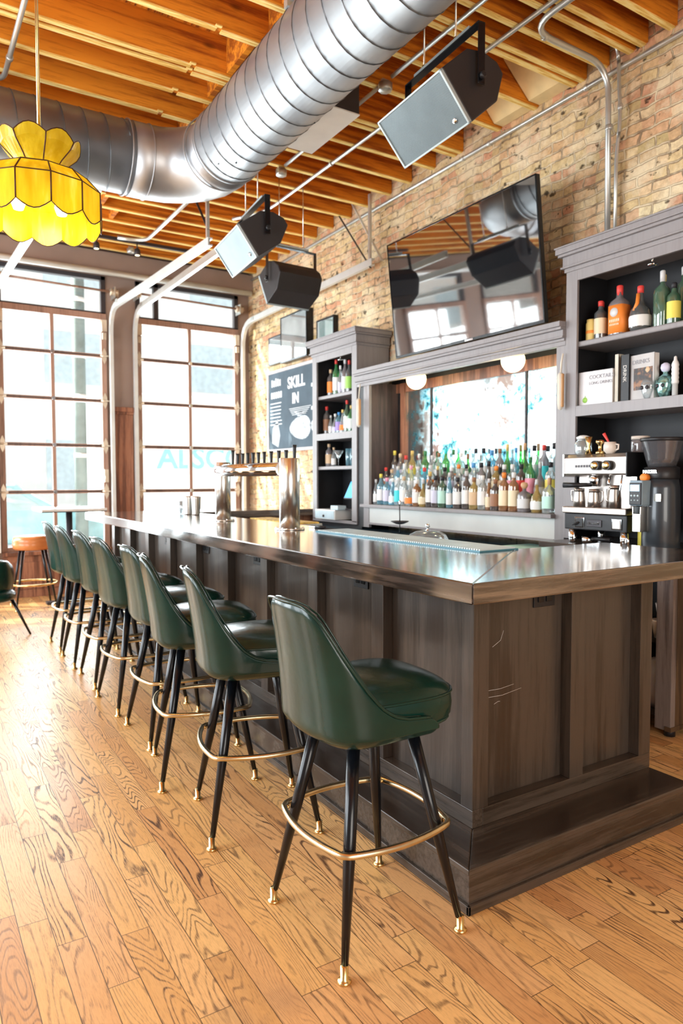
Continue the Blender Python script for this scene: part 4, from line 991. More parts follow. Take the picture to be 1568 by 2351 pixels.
def row(X, z0, spec, rowname, group):
    for i, (y, kind, g, lb, cap, h) in enumerate(spec):
        bl = kind.endswith('*'); kind = kind.rstrip('*'); R = {'wine': .038, 'spirit': .039, 'slim': .028, 'flask': .040, 'squat': .042, 'cone': .038}[kind]
        n = len(spec); pos = ('%s from left' % ORD[i]) if i <= n//2 else ('%s from right' % ORD[n-1-i])
        lab = '%s bottle%s%s, %s, %s' % (CL[g][0], (', %s label' % cn(lb)) if lb else '', (', %s cap' % cn(cap)) if cap else '', rowname, pos)
        bottle(X+random.uniform(-.003, .003), y, z0, h, R, kind, g, lb, cap, lab, group, ball=bl)
random.seed(11)
R1 = [(5.455, 'slim', 'clear', 'white', 'silver', .235), (5.375, 'wine', 'blue', 'white', 'yellow', .285), (5.28, 'spirit', 'blue', 'lav', 'pink', .25), (5.185, 'cone', 'blue', 'white', 'white', .245), (5.10, 'spirit', 'clear', 'teal', 'silver', .25),
      (5.02, 'spirit', 'clear', 'white', 'tan', .26), (4.935, 'squat', 'clear', 'orange', 'white', .22), (4.835, 'spirit', 'amber', 'white', 'white', .23), (4.745, 'squat', 'gold', 'cream', 'silver', .235), (4.655, 'wine', 'dark', 'white', 'gold', .30),
      (4.575, 'spirit', 'dark', 'lav', 'black', .265), (4.49, 'spirit', 'dgreen', 'mint', 'black', .26), (4.40, 'slim', 'blue', 'white', 'silver', .29), (4.305, 'spirit', 'dark', 'white', 'black', .25), (4.20, 'wine', 'dark', 'white', 'silver', .30),
      (4.11, 'spirit', 'gold', 'tan', 'brown', .25), (4.02, 'spirit', 'clear', 'white', 'white', .265), (3.95, 'slim', 'amber', 'cream', 'silver', .24), (3.88, 'spirit', 'dark', 'brown', 'brown', .235), (3.79, 'spirit', 'amber', 'cream', 'orange', .285),
      (3.69, 'spirit', 'amber', 'cream', 'white', .285), (3.585, 'flask*', 'smoke', 'silver', 'cork', .20), (3.47, 'squat', 'gold', 'white', 'silver', .235), (3.355, 'flask', 'clear', 'mint', 'cork', .245)]
row(3.765, 1.158, R1, 'front row under mirror', 'front row of bottles below the mirror')
R2 = [(5.45, 'wine', 'dark', 'brown', 'red', .26), (5.355, 'spirit', 'clear', 'lav', 'tan', .24), (5.26, 'spirit', 'blue', 'white', 'silver', .27), (5.16, 'flask', 'clear', 'white', 'white', .29), (5.06, 'wine', 'clear', 'white', 'pink', .27),
      (4.965, 'spirit', 'clear', 'white', 'silver', .26), (4.87, 'spirit', 'blue', None, 'red', .25), (4.78, 'spirit', 'clear', 'orange', 'silver', .27), (4.69, 'slim', 'dark', 'white', 'gold', .26), (4.60, 'spirit', 'black', 'white', 'black', .25),
      (4.51, 'spirit', 'smoke', 'lav', 'white', .25), (4.42, 'wine', 'clear', 'grey', 'orange', .27), (4.33, 'wine', 'smoke', 'white', 'black', .27), (4.245, 'spirit', 'clear', 'white', 'blue', .28), (4.155, 'spirit', 'smoke', 'white', 'black', .28),
      (4.07, 'cone', 'black', 'brown', 'black', .29), (3.985, 'spirit', 'gold', 'cream', 'orange', .25), (3.90, 'spirit', 'dark', 'tan', 'white', .26), (3.815, 'spirit', 'clear', 'pink', 'white', .26), (3.725, 'spirit', 'dark', 'red', 'black', .26),
      (3.64, 'wine', 'green', 'pink', 'dgreen', .31), (3.545, 'squat', 'smoke', 'grey', 'silver', .27), (3.45, 'spirit', 'clear', 'yellow', 'black', .27), (3.35, 'slim', 'clear', 'white', 'cork', .26)]
row(3.878, 1.245, R2, 'middle row under mirror', 'middle row of bottles below the mirror')
R3 = [(5.45, 'wine', 'dark', 'grey', 'yellow', .33), (5.36, 'wine', 'smoke', 'lav', 'tan', .30), (5.265, 'spirit', 'clear', 'white', 'red', .28), (5.17, 'wine', 'gold', 'yellow', 'gold', .32), (5.075, 'slim', 'clear', 'white', 'white', .29),
      (4.98, 'wine', 'green', 'teal', 'dgreen', .31), (4.885, 'spirit', 'clear', 'white', 'silver', .27), (4.79, 'wine', 'clear', 'white', 'brown', .29), (4.695, 'wine', 'green', None, 'teal', .32), (4.60, 'cone', 'clear', 'orange', 'dgreen', .31),
      (4.505, 'spirit', 'clear', 'white', 'white', .28), (4.415, 'squat', 'green', None, 'brown', .27), (4.32, 'wine', 'clear', None, 'black', .31), (4.23, 'spirit', 'clear', 'white', 'black', .31), (4.14, 'spirit', 'blue', 'white', 'blue', .29),
      (4.05, 'wine', 'smoke', 'black', 'brown', .30), (3.965, 'squat', 'green', None, 'gold', .33), (3.875, 'slim', 'blue', None, 'blue', .30), (3.785, 'squat', 'green', None, 'cork', .33), (3.69, 'spirit', 'clear', 'white', 'black', .31),
      (3.60, 'wine', 'smoke', 'teal', 'red', .31), (3.50, 'spirit', 'clear', None, 'black', .32), (3.41, 'flask', 'clear', 'white', 'black', .34), (3.325, 'spirit', 'clear', 'tan', 'blue', .29)]
row(3.975, 1.335, R3, 'back row against mirror', 'back row of bottles against the mirror')
# left cabinet shelves
SL1 = [(6.385, 'spirit', 'dark', 'orange', 'tan', .285), (6.28, 'wine', 'green', 'white', 'red', .375), (6.19, 'slim', 'clear', 'lav', 'white', .30), (6.105, 'wine', 'smoke', 'white', 'silver', .35), (6.02, 'wine', 'black', 'green', 'red', .33), (5.89, 'wine', 'green', 'mint', 'red', .35)]
row(3.83, 2.26, SL1, 'left cabinet top shelf', 'bottles on the top shelf of the left cabinet')
SL2 = [(6.47, 'spirit', 'dark', 'brown', 'red', .30), (6.385, 'slim', 'clear', 'white', 'silver', .20), (6.30, 'cone', 'clear', 'lav', 'white', .21), (6.225, 'spirit', 'blue', 'violet', 'blue', .22), (6.145, 'cone', 'clear', 'orange', 'gold', .24), (6.07, 'wine', 'dgreen', 'white', 'red', .33), (5.985, 'wine', 'green', 'white', 'gold', .27), (5.89, 'wine', 'clear', 'mint', 'yellow', .33)]
row(3.83, 1.866, SL2, 'left cabinet middle shelf', 'bottles on the middle shelf of the left cabinet')
SL3 = [(6.43, 'spirit', 'smoke', 'tan', 'tan', .24), (6.33, 'slim', 'clear', 'white', 'tan', .20)]
row(3.83, 1.527, SL3, 'left cabinet third shelf', 'bottles on the third shelf of the left cabinet')
solo('martini_glass', MB().lathe([(.032, 1.527), (.032, 1.531), (.004, 1.535), (.004, 1.60), (.055, 1.69), (.052, 1.69), (.0, 1.607)], (3.82, 6.22, 0), 18), CL['clear'][1], 'cocktail glass with a wide cone bowl on the third shelf of the left cabinet', 'glass')
for i, y in enumerate((5.98, 5.90)):
    solo('tall_tumbler', MB().lathe([(0, 1.527), (.034, 1.527), (.038, 1.70), (.035, 1.70), (.031, 1.534), (0, 1.534)], (3.80, y, 0), 18), CL['blue'][1], 'tall clear tumbler on the third shelf of the left cabinet, %s one' % ('left' if i == 0 else 'right'), 'glass', group='tumblers in the left cabinet')
# right cabinet, top shelf
RS = 2.283
g = 'bottles on the top shelf of the right cabinet'
t = thing('tin_canister', 'squat golden yellow tin at the left end of the right cabinet top shelf', 'tin', (3.80, 3.055, RS))
part('body', MB().lathe([(0, 0), (.032, 0), (.034, .004), (.034, .115), (.029, .125), (.030, .14), (0, .14)], (0, 0, 0), 20), pcm('gold'), t); part('band', MB().lathe([(.0345, .05), (.0345, .068)], (0, 0, 0), 20), pcm('orange'), t)
bottle(3.90, 3.05, RS, .265, .030, 'wine', 'black', None, 'red', 'thin black bottle with red cap behind the golden tin, right cabinet', g)
bottle(3.80, 2.985, RS, .245, .040, 'spirit', 'black', 'cream', 'red', 'black bottle with cream picture label and red cap next to the golden tin', g)
bottle(3.93, 2.93, RS, .26, .030, 'wine', 'black', 'red', 'red', 'dark bottle with red cap half hidden between two others, right cabinet', g)
t = bottle(3.80, 2.845, RS, .31, .053, 'flask', 'smoke', None, 'red', 'large square bottle wrapped in a bright orange label with red cap, right cabinet', g)
mb = MB().lathe([(.0545, .012), (.0545, .185)], (0, 0, 0), 16, sq=5.)
part('paper_label', mb, pcm('orange'), t); mb = MB().lathe([(.0, -.0560), (.028, -.0560), (.028, -.055)], (0, 0, .14), 20, ax='x'); part('round_emblem', mb, pcm('silver'), t)
mb = MB()
for k in range(6): mb.box(-.0562, -.0550, -.038+.0125*k, -.038+.0125*k+.008, .082, .098); mb.box(-.0562, -.0550, -.034+.0115*k, -.034+.0115*k+.007, .060, .070)
part('lettering', mb, pcm('cream'), t)
t = bottle(3.80, 2.70, RS, .275, .062, 'squat', 'black', 'white', 'red', 'squat black bottle with white label, orange ribbon and red cap, right cabinet', g)
part('ribbon', MB().tube([(-.022, 0, .225), (-.030, 0, .17), (-.050, .006, .12)], .011, 8), pcm('orange'), t)
bottle(3.95, 2.80, RS, .25, .026, 'slim', 'black', 'gold', 'blue', 'slim dark bottle with blue cap behind the orange-labelled bottle', g)
bottle(3.88, 2.60, RS, .33, .034, 'wine', 'black', 'tan', 'gold', 'dark wine-shaped bottle with tan label left of the frosted green bottle', g)
bottle(3.80, 2.555, RS, .33, .040, 'flask', 'dgreen', None, 'silver', 'tall frosted green square bottle with a pourer, right cabinet', g)
bottle(3.93, 2.50, RS, .36, .045, 'spirit', 'dgreen', None, 'silver', 'tall dark green bottle at the back right of the top shelf, right cabinet', g)
bottle(3.79, 2.475, RS, .24, .038, 'spirit', 'dgreen', 'yellow', 'black', 'green bottle with yellow and white label at the right end of the top shelf', g)
# right cabinet, books and skull bottles
def book(y0, y1, x0, x1, z1, cm, lab, spine=None, tilt=0.):
    t = thing('book', lab, 'book', ((x0+x1)/2, (y0+y1)/2, 1.867), tilt, group='books in the right cabinet')
    w = (y1-y0)/2; d = (x1-x0)/2; h = z1-1.867
    part('cover', MB().box(-d, d, -w, -w+.003, 0, h).box(-d, d, w-.003, w, 0, h).box(-d, -d+.003, -w, w, 0, h), cm, t)
    part('pages', MB().box(-d+.003, d-.004, -w+.003, w-.003, .003, h-.003), PAPER, t)
    return t
t = thing('cookbook', 'pale cocktail book leaning face-out at the left of the right cabinet', 'book', (3.755, 2.975, 1.867), math.radians(2))
part('cover', MB().box(-.012, -.009, -.125, .125, 0, .215), M('white_book_cover', (.70, .69, .70), .4), t); part('pages', MB().box(-.009, .008, -.122, .122, .002, .212), PAPER, t)
part('back_cover', MB().box(.008, .011, -.125, .125, 0, .215), PAPER, t)
INK = M('grey_ink', (.30, .30, .33), .7)
part('title', text_mb('COCKTAILS', .034, (-.0135, .045, .165), (0, -1, 0), (0, 0, 1), .001), INK, t); part('title', text_mb('LONG DRINKS', .026, (-.0135, .045, .130), (0, -1, 0), (0, 0, 1), .001), INK, t)
part('apple_emblem', MB().lathe([(.0, -.0135), (.018, -.0135), (.018, -.0122)], (0, .075, .035), 20, ax='x').tube([(-.013, .075, .05), (-.013, .072, .062)], .002, 6), pcm('green'), t)
book(2.815, 2.845, 3.76, 3.95, 2.165, M('cream_cloth_cover', (.66, .62, .52), .6), 'tall cream book standing right behind the pale cocktail book')
t = book(2.725, 2.785, 3.74, 3.95, 2.15, BLACKP, 'thick black book with a white-lettered spine beside the cream book')
part('spine_lettering', text_mb('DRINK', .034, (-.1065, .012, .22), (0, 0, -1), (0, -1, 0), .001), PAPER, t)
t = thing('book', 'grey-white book with a dark cover picture behind the skull bottles', 'book', (3.86, 2.63, 1.867), math.radians(-6), group='books in the right cabinet')
part('cover', MB().box(-.115, -.11, -.085, .085, 0, .27), M('grey_book_cover', (.50, .48, .47), .5), t); part('pages', MB().box(-.11, -.07, -.083, .083, .002, .268), PAPER, t)
part('cover_picture', MB().box(-.1165, -.115, -.075, .06, .06, .19), art_mat('dark_cover_art', (.015, .01, .01), (.05, .02, .012), (.30, .12, .04), 30.), t)
part('title', text_mb('DRINKS', .036, (-.1165, .072, .215), (0, -1, 0), (0, 0, 1), .001), INK, t)
book(2.99, 3.06, 3.93, 4.03, 2.11, M('teal_book_cover', (.02, .22, .33), .5), 'dark teal book at the back left behind the pale cocktail book')
t = thing('wicker_basket', 'small brown wicker basket behind the pale cocktail book', 'basket', (3.93, 2.90, 1.867))
part('bowl', MB().lathe([(0, 0), (.05, 0), (.075, .20), (.068, .20), (.045, .006), (0, .006)], (0, 0, 0), 20), pcm('cork'), t)
part('rim', MB().tube([(.072*math.cos(a), .072*math.sin(a), .205+.006*math.sin(9*a)) for a in [2*PI*k/40 for k in range(40)]], .010, 6, closed=True), PADW, t)
def skull(x, y, cap, gm, lab):
    t = thing('skull_bottle', lab, 'bottle', (x, y, 1.867), group='skull shaped bottles')
    rows = []
    for z, rx, ry, ox in ((0, .028, .024, 0), (.012, .036, .028, -.004), (.030, .040, .032, -.008), (.045, .046, .042, -.002), (.070, .055, .048, 0), (.095, .056, .048, .004), (.115, .046, .040, .006), (.128, .026, .024, .004), (.136, .014, .014, .002), (.15, .012, .012, .002)):
        rows.append([(ox+rx*math.cos(a)-(.006*math.exp(-((abs(a-PI)-.42)/.22)**2)*(-1 if .05 < z < .08 else 0)), ry*math.sin(a), z) for a in [2*PI*k/24 for k in range(24)]])
    part('glass_body', MB().grid(rows, wrap=True), gm, t)
    for s in (-1, 1): part('eye_socket', MB().lathe([(0, -.056), (.010, -.0555), (.012, -.050)], (0, s*.017, .066), 12, ax='x'), DARKMET, t)
    part('stopper', MB().lathe([(.010, .145), (.022, .155), (.028, .172), (.024, .190), (.010, .20), (0, .202)], (.002, 0, 0), 16), pcm(cap), t)
skull(3.76, 2.60, 'tan', CL['clear'][1], 'clear skull-shaped bottle with tan stopper in the right cabinet')
IRI = M('iridescent_glass', (.25, .50, .48), .12, metal=.7, var=.9, vs=40.)
skull(3.76, 2.50, 'lav', IRI, 'shiny multicoloured skull-shaped bottle right of the clear skull')
t = thing('ribbed_bottle', 'white ribbed column bottle at the right edge of the middle shelf', 'bottle', (3.755, 2.435, 1.867))
part('body', MB().lathe([(0, 0), (.016, 0), (.016, .07)]+[(.018+.003*(k % 2), .07+.012*k) for k in range(10)]+[(.016, .195), (.010, .205), (.008, .225), (0, .23)], (0, 0, 0), 16), WHITEP, t)

# ------------------------------------------------------------------ espresso machine and grinder
MSTEEL = M('machine_steel', (.42, .37, .33), .3, metal=.9, var=.06)
MX, MY = 3.50, 2.775
t = thing('espresso_machine', 'one-group espresso machine with steel panels and black base on the raised counter', 'coffee machine', (3.66, MY, 1.003))
y0, y1 = 2.555, 3.005
part('upper_body', MB().prism([(MX, 1.425), (MX+.012, 1.418), (3.86, 1.418), (3.86, 1.545), (MX+.03, 1.545), (MX, 1.525)], y0+.004, y1-.004, ax='y'), MSTEEL, t, world=True, bev=.004)
part('side_cheek', MB().box(MX-.008, 3.86, y0-.006, y0+.004, 1.408, 1.55), BLACKP, t, world=True, bev=.004)
part('side_cheek', MB().box(MX-.008, 3.86, y1-.004, y1+.006, 1.408, 1.55), CHROME, t, world=True, bev=.004)
part('button_panel', MB().box(MX-.006, MX, 2.79, 2.925, 1.447, 1.500), WHITEP, t, world=True, bev=.002)
mb = MB()
for k in range(6): mb.box(MX-.009, MX-.006, 2.80+.020*k, 2.813+.020*k, 1.465, 1.480)
part('buttons', mb, DARKMET, t, world=True)
for y in (2.755, 2.675):
    k = part('steam_knob', MB().lathe([(.030, -.030), (.030, -.012), (.020, -.004), (.016, 0)], (MX, y, 1.475), 18, ax='x'), BLACKP, t, world=True)
    part('knob_cap', MB().lathe([(0, -.034), (.022, -.034), (.024, -.029)], (MX, y, 1.475), 18, ax='x'), BRASS, k, world=True)
part('back_column', MB().box(3.62, 3.86, y0+.02, y1-.02, 1.22, 1.42), M('blush_steel', (.60, .54, .50), .28, metal=.8), t, world=True)
part('drip_tray', MB().box(MX-.01, 3.86, y0-.004, y1+.004, 1.185, 1.225), MSTEEL, t, world=True, bev=.006)
part('lower_body', MB().box(MX+.008, 3.86, y0, y1, 1.085, 1.185), BLACKP, t, world=True, bev=.006)
part('brand_plate', MB().box(MX+.002, MX+.008, 2.725, 2.83, 1.108, 1.150), DARKMET, t, world=True, bev=.002)
part('brand_lettering', text_mb('Simonelli', .024, (MX+.001, 2.825, 1.122), (0, -1, 0), (0, 0, 1), .001, .0005), CHROME, t, world=True)
for y in (2.885, 2.62): 
    part('switch_frame', MB().box(MX+.002, MX+.008, y-.035, y+.035, 1.098, 1.162), CHROME, t, world=True, bev=.002)
    part('switch_face', MB().box(MX-.001, MX+.002, y-.025, y+.025, 1.106, 1.154), BLACKP if y > 2.7 else WHITEP, t, world=True)
part('switch_lever', MB().tube([(MX-.002, 2.885, 1.13), (MX-.02, 2.92, 1.115)], .006, 8), BLACKP, t, world=True)
gh = part('group_head', MB().lathe([(.040, 1.418), (.042, 1.385), (.036, 1.365), (.030, 1.350), (0, 1.350)], (MX+.055, 2.81, 0), 20), CHROME, t, world=True)
part('portafilter_handle', MB().tube([(MX+.03, 2.82, 1.360), (MX-.03, 2.90, 1.358), (MX-.05, 2.965, 1.358)], [.012, .015, .017], 12), BLACKP, t, world=True)
part('steam_nozzle', MB().tube([(MX+.03, 2.69, 1.418), (MX+.02, 2.69, 1.37), (MX+.02, 2.685, 1.36)], .009, 10), CHROME, t, world=True)
part('steam_wand', MB().tube([(MX+.02, 2.60, 1.418), (MX+.01, 2.60, 1.36), (MX, 2.61, 1.26)], .006, 10), CHROME, t, world=True)
for x, y in ((MX+.03, y0+.03), (MX+.03, y1-.05), (3.80, y0+.03), (3.80, y1-.05)):
    part('foot', MB().lathe([(.018, 1.003), (.024, 1.012), (.026, 1.085), (.0, 1.085)], (x, y, 0), 16), CHROME, t, world=True)
def pitcher(x, y, z, r, h, lab, hs=1):
    p = thing('steel_pitcher', lab, 'pitcher', (x, y, z), group='steel pitchers on the espresso machine')
    part('body', MB().lathe([(0, 0), (r, 0), (r, h*.35), (r*.82, h*.85), (r*.86, h), (r*.82, h), (r*.9, .006), (0, .006)], (0, 0, 0), 22), MSTEEL, p)
    part('handle', MB().tube([(0, hs*r*.80, h*.9), (0, hs*(r+.025), h*.85), (0, hs*(r+.022), h*.35), (0, hs*r*.98, h*.22)], .005, 8), STEEL, p)
pitcher(MX+.02, 2.90, 1.225, .036, .115, 'wide steel pitcher at the left on the drip tray of the espresso machine')
pitcher(MX+.03, 2.80, 1.225, .038, .11, 'short steel cup under the brewing head on the drip tray', -1)
pitcher(MX+.02, 2.645, 1.225, .036, .135, 'tall steel milk pitcher at the right on the drip tray')
t = thing('glass_jar', 'clear glass jar with a clamp lid on top of the espresso machine', 'jar', (3.56, 2.91, 1.545))
part('body', MB().lathe([(0, 0), (.045, 0), (.05, .01), (.05, .07), (.035, .09), (.038, .095)], (0, 0, 0), 20), CL['clear'][1], t)
part('lid', MB().lathe([(.040, .095), (.042, .108), (.02, .118), (0, .12)], (0, 0, 0), 20), WHITEP, t)
t = thing('jigger', 'slim steel jigger standing on top of the espresso machine', 'jigger', (3.53, 2.845, 1.545))
part('body', MB().lathe([(.022, 0), (.009, .045), (.009, .05), (.024, .105)], (0, 0, 0), 18), BRASS, t)
t = thing('tamper', 'small brass tamper standing on top of the espresso machine', 'tamper', (3.53, 2.762, 1.545))
part('body', MB().lathe([(0, 0), (.026, 0), (.026, .012), (.010, .02), (.012, .055), (.026, .068), (.024, .080), (0, .084)], (0, 0, 0), 18), BRASS, t)
t = thing('coffee_mug', 'small cream mug holding a red spoon on top of the espresso machine', 'mug', (3.54, 2.70, 1.545))
part('body', MB().lathe([(0, 0), (.022, 0), (.038, .018), (.038, .045), (.032, .068), (.028, .068), (.032, .02), (0, .006)], (0, 0, 0), 22), M('cream_ceramic', (.70, .62, .54), .3), t)
part('handle', MB().tube([(0, -.034, .055), (0, -.058, .05), (0, -.056, .025), (0, -.034, .018)], .005, 8), MATS['cream_ceramic'], t)
solo('red_spoon', MB().tube([(3.54, 2.70, 1.56), (3.54, 2.715, 1.62), (3.53, 2.738, 1.665)], [.004, .006, .010], 8), pcm('red'), 'red spoon handle sticking out of the cream mug', 'spoon')
t = thing('glass_jar', 'dim glass jar behind the mug on top of the espresso machine', 'jar', (3.74, 2.64, 1.545))
part('body', MB().lathe([(0, 0), (.05, 0), (.055, .02), (.055, .07), (.05, .085)], (0, 0, 0), 20), CL['smoke'][1], t); part('lid', MB().lathe([(.052, .085), (.052, .105), (0, .108)], (0, 0, 0), 20), M('cream_ceramic', (.7, .62, .54), .3), t)
# small fittings under the machine
t = thing('portafilter', 'spare portafilter with black handle lying under the espresso machine', 'portafilter', (3.55, 2.80, 1.003))
part('basket', MB().lathe([(0, 0), (.026, 0), (.034, .012), (.034, .04), (0, .04)], (0, .06, 0), 18), CHROME, t); part('handle', MB().tube([(0, .03, .03), (0, -.11, .03)], [.010, .015], 12), BLACKP, t)
# grinder
t = thing('coffee_grinder', 'tall grey coffee grinder with clear bean hopper right of the espresso machine', 'coffee grinder', (3.58, 2.39, 1.003))
GR = M('graphite_paint', (.035, .042, .05), .32, metal=.2, coat=.3)
part('base_body', MB().lathe([(0, 0), (.098, 0), (.10, .006), (.10, .20), (.095, .34), (.088, .39), (0, .39)], (0, 0, 0), 30), GR, t)
part('base_ring', MB().lathe([(.100, 0), (.106, .002), (.106, .012), (.100, .014)], (-.0, 0, 0), 30), STEEL, t)
part('collar', MB().lathe([(.088, .39), (.092, .40), (.092, .455), (.078, .46)], (0, 0, 0), 30), BLACKP, t)
part('bean_hopper', MB().lathe([(.070, .455), (.085, .50), (.108, .60), (.110, .605)], (0, 0, 0), 30), clearish('smoky_hopper', (.30, .29, .32), .8), t)
part('hopper_lid', MB().lathe([(.110, .600), (.115, .604), (.115, .620), (0, .624)], (0, 0, 0), 30), BLACKP, t)
part('coffee_beans', MB().lathe([(0, .46), (.070, .46), (.076, .49), (.05, .505), (0, .50)], (0, 0, 0), 24), M('coffee_beans', (.06, .025, .012), .5, bump=1., bs=120.), t)
part('control_head', MB().box(-.165, -.085, .005, .085, .245, .385), M('cool_grey_plastic', (.20, .28, .34), .3), t, bev=.006)
part('display_panel', MB().box(-.172, -.165, .008, .082, .25, .372), BLACKP, t, bev=.003)
part('display', MB().box(-.174, -.172, .018, .074, .325, .360), M('blue_display', (.3, .6, .9), .3, emis=(.45, .75, 1.), es=1.6), t)
mb = MB()
for k in range(3): mb.lathe([(0, -.174), (.006, -.174), (.007, -.172)], (0, .026+.02*k, .30), 12, ax='x')
for k in range(3): mb.lathe([(0, -.174), (.004, -.174), (.005, -.172)], (0, .026+.02*k, .275), 10, ax='x')
part('buttons', mb, SATIN, t)
part('orange_ring', MB().lathe([(0, -.125), (.020, -.125), (.022, -.12), (.022, -.09)], (0, .03, .400), 16, ax='x'), pcm('orange'), t)
part('name_badge', text_mb('MAZZER', .022, (-.094, .052, .425), (0, -1, 0), (0, 0, 1), .002, .0006), CHROME, t)
part('dosing_fork', MB().box(-.155, -.095, .018, .024, .10, .24).box(-.155, -.095, .066, .072, .10, .24).box(-.155, -.150, .018, .072, .10, .20), STEEL, t, bev=.002)
part('slot_vent', MB().box(-.098, -.09, -.062, -.02, .27, .31), STEEL, t)
solo('spray_bottle', MB().lathe([(0, 1.003), (.028, 1.003), (.028, 1.10), (.012, 1.16), (.010, 1.20), (0, 1.20)], (3.60, 2.515, 0), 16), pcm('yellow'), 'yellow plastic bottle squeezed between the espresso machine and the grinder', 'bottle')
t = thing('steel_clip', 'small shiny clip on the bar slab edge in front of the grinder', 'clip', (3.02, 2.20, 1.07))
part('loop', MB().tube(path([(0, .03, 0), (0, .03, .03), (0, -.01, .03), (0, -.01, 0)], .01), .005, 8), CHROME, t)

# ------------------------------------------------------------------ beer tower on the bar
t = thing('beer_tower', 'polished steel bridge beer tower with a row of black tap handles on the bar', 'beer tower', (2.11, 4.6, 1.07))
for y, h in ((4.04, .462), (5.166, .458)):
    r = .066 if y < 4.5 else .060
    part('column', MB().lathe([(r, 0), (r, h-.004), (r-.004, h), (0, h)], (2.11, y, 1.07), 36), STEEL, t, world=True)
    part('flange', MB().lathe([(0, 0), (r+.03, 0), (r+.032, .005), (r+.028, .010), (r, .012)], (2.11, y, 1.07), 32), STEEL, t, world=True)
    for k in range(6):
        a = PI/6+2*PI*k/6; part('flange_screw', MB().lathe([(.007, .010), (.007, .016), (.004, .019), (0, .019)], (2.11+(r+.020)*math.cos(a), y+(r+.020)*math.sin(a), 1.07), 8), CHROME, t, world=True)
pr = [(0, 5.225), (.02, 5.222), (.036, 5.21), (.045, 5.19), (.046, 5.17), (.046, 4.10)]
part('bridge_pipe', MB().lathe([(a, b) for a, b in pr], (2.085, 0, 1.463), 28, ax='y'), CHROME, t, world=True)
ty = [5.185, 5.09, 4.995, 4.90, 4.805, 4.71, 4.615, 4.50, 4.38, 4.27, 4.15]
for i, y in enumerate(ty):
    f = part('faucet', MB().tube([(2.12, y, 1.47), (2.19, y, 1.478), (2.205, y, 1.455), (2.208, y, 1.43)], [.011, .012, .012, .008], 10), CHROME, t, world=True)
    hh = .135 if i in (0, 10) else .105
    part('tap_handle', MB().lathe([(.007, 1.49), (.010, 1.52), (.013, 1.49+hh*.8), (.015, 1.49+hh), (0, 1.49+hh)], (2.205, y, 0), 12), BLACKP, f, world=True)
t = thing('drip_mat', 'pale ribbed bar mat lying along the inner edge of the bar top', 'mat', (2.28, 3.1, 1.07))
part('tray', MB().box(2.165, 2.405, 2.325, 3.80, 1.0705, 1.076), M('dark_blue_rubber', (.06, .22, .30), .35), t, world=True)
mb = MB()
for k in range(90): mb.box(2.175, 2.395, 2.335+.0162*k, 2.335+.0162*k+.009, 1.076, 1.082)
part('ribs', mb, M('mat_ribs', (.60, .72, .75), .3), t, world=True)
def shaker(x, y, lab):
    t = thing('cocktail_shaker', lab, 'shaker', (x, y, 1.07), group='steel shaker tins')
    part('tin', MB().lathe([(0, 0), (.034, 0), (.036, .01), (.044, .155), (.046, .17), (.042, .17), (.032, .01), (0, .008)], (0, 0, 0), 24), STEEL, t)
shaker(2.205, 6.235, 'steel cocktail shaker tin on the bar, left of a pair, beyond the beer tower')
shaker(2.245, 6.135, 'steel cocktail shaker tin on the bar, right of a pair, beyond the beer tower')
solo('water_glass', MB().lathe([(0, 1.0705), (.034, 1.0705), (.040, 1.19), (.037, 1.19), (.031, 1.077), (0, 1.077)], (2.22, 6.42, 0), 20), CL['clear'][1], 'clear water glass on the bar beside the steel shaker tins', 'glass')
# things on the work surfaces behind the bar
t = thing('glass_cloche', 'low glass dome with a knob standing behind the bar mat', 'cloche', (3.20, 3.98, .9105))
part('dome', MB().lathe([(.155, 0), (.152, .05), (.13, .085), (.09, .105), (.03, .115)], (0, 0, 0), 36), CL['clear'][1], t)
part('knob', MB().lathe([(.03, .112), (.008, .118), (.009, .135), (.018, .142), (.012, .16), (0, .164)], (0, 0, 0), 16), CHROME, t)
part('plate', MB().lathe([(0, 0), (.10, 0), (.165, .010), (.17, .014), (.0, .008)], (0, 0, 0), 32), CHROME, t)
solo('speed_rail', MB().box(2.62, 3.40, 3.2, 5.4, .84, .908), MATS['blue_grey_laminate'], 'blue-grey work surface behind the bar between bar and back counter', 'counter')
t = thing('bar_spoon_stand', 'thin black wire stand with a leaf-shaped dish beside the glass dome', 'stand', (3.15, 4.25, .909))
part('wire', MB().tube([(0, 0, 0), (0, .0, .20), (.0, .004, .30)], .004, 8), BLACKM, t)
part('leaf_dish', MB().lathe([(0, .145), (.03, .15), (.07, .168), (.068, .172), (.03, .156), (0, .15)], (0, 0, 0), 14), DARKMET, t)
part('finial', MB().lathe([(0, .28), (.010, .29), (.006, .305), (.010, .32), (0, .33)], (0, 0, 0), 10), CHROME, t)
solo('cutting_board', MB().box(3.50, 3.86, 3.30, 3.62, .9105, .925), pcm('mint'), 'pale green cutting board on the back counter left of the espresso machine', 'cutting board', bev=.004)
t = thing('cash_drawer', 'pale blue-white box-shaped cash drawer in the bottom of the left cabinet', 'cash drawer', (3.68, 6.20, .985))
part('body', MB().box(-.04, .30, -.20, .20, 0, .10), WHITEP, t, bev=.006); part('front_plate', MB().box(-.046, -.04, -.19, .19, .01, .09), M('icy_plastic', (.55, .68, .74), .3), t, bev=.003)
part('lock', MB().lathe([(0, -.056), (.012, -.056), (.014, -.048)], (0, .01, .035), 12, ax='x'), DARKMET, t)
t = thing('till_screen', 'tilted blue-lit till screen on a stand at the right of the left cabinet', 'screen', (3.80, 5.875, 1.085))
part('stand', MB().tube([(0, 0, .0), (0, 0, .12)], .016, 12), STEEL, t); part('foot', MB().cbox((0, 0, .008), (.14, .14, .016)), DARKMET, t)
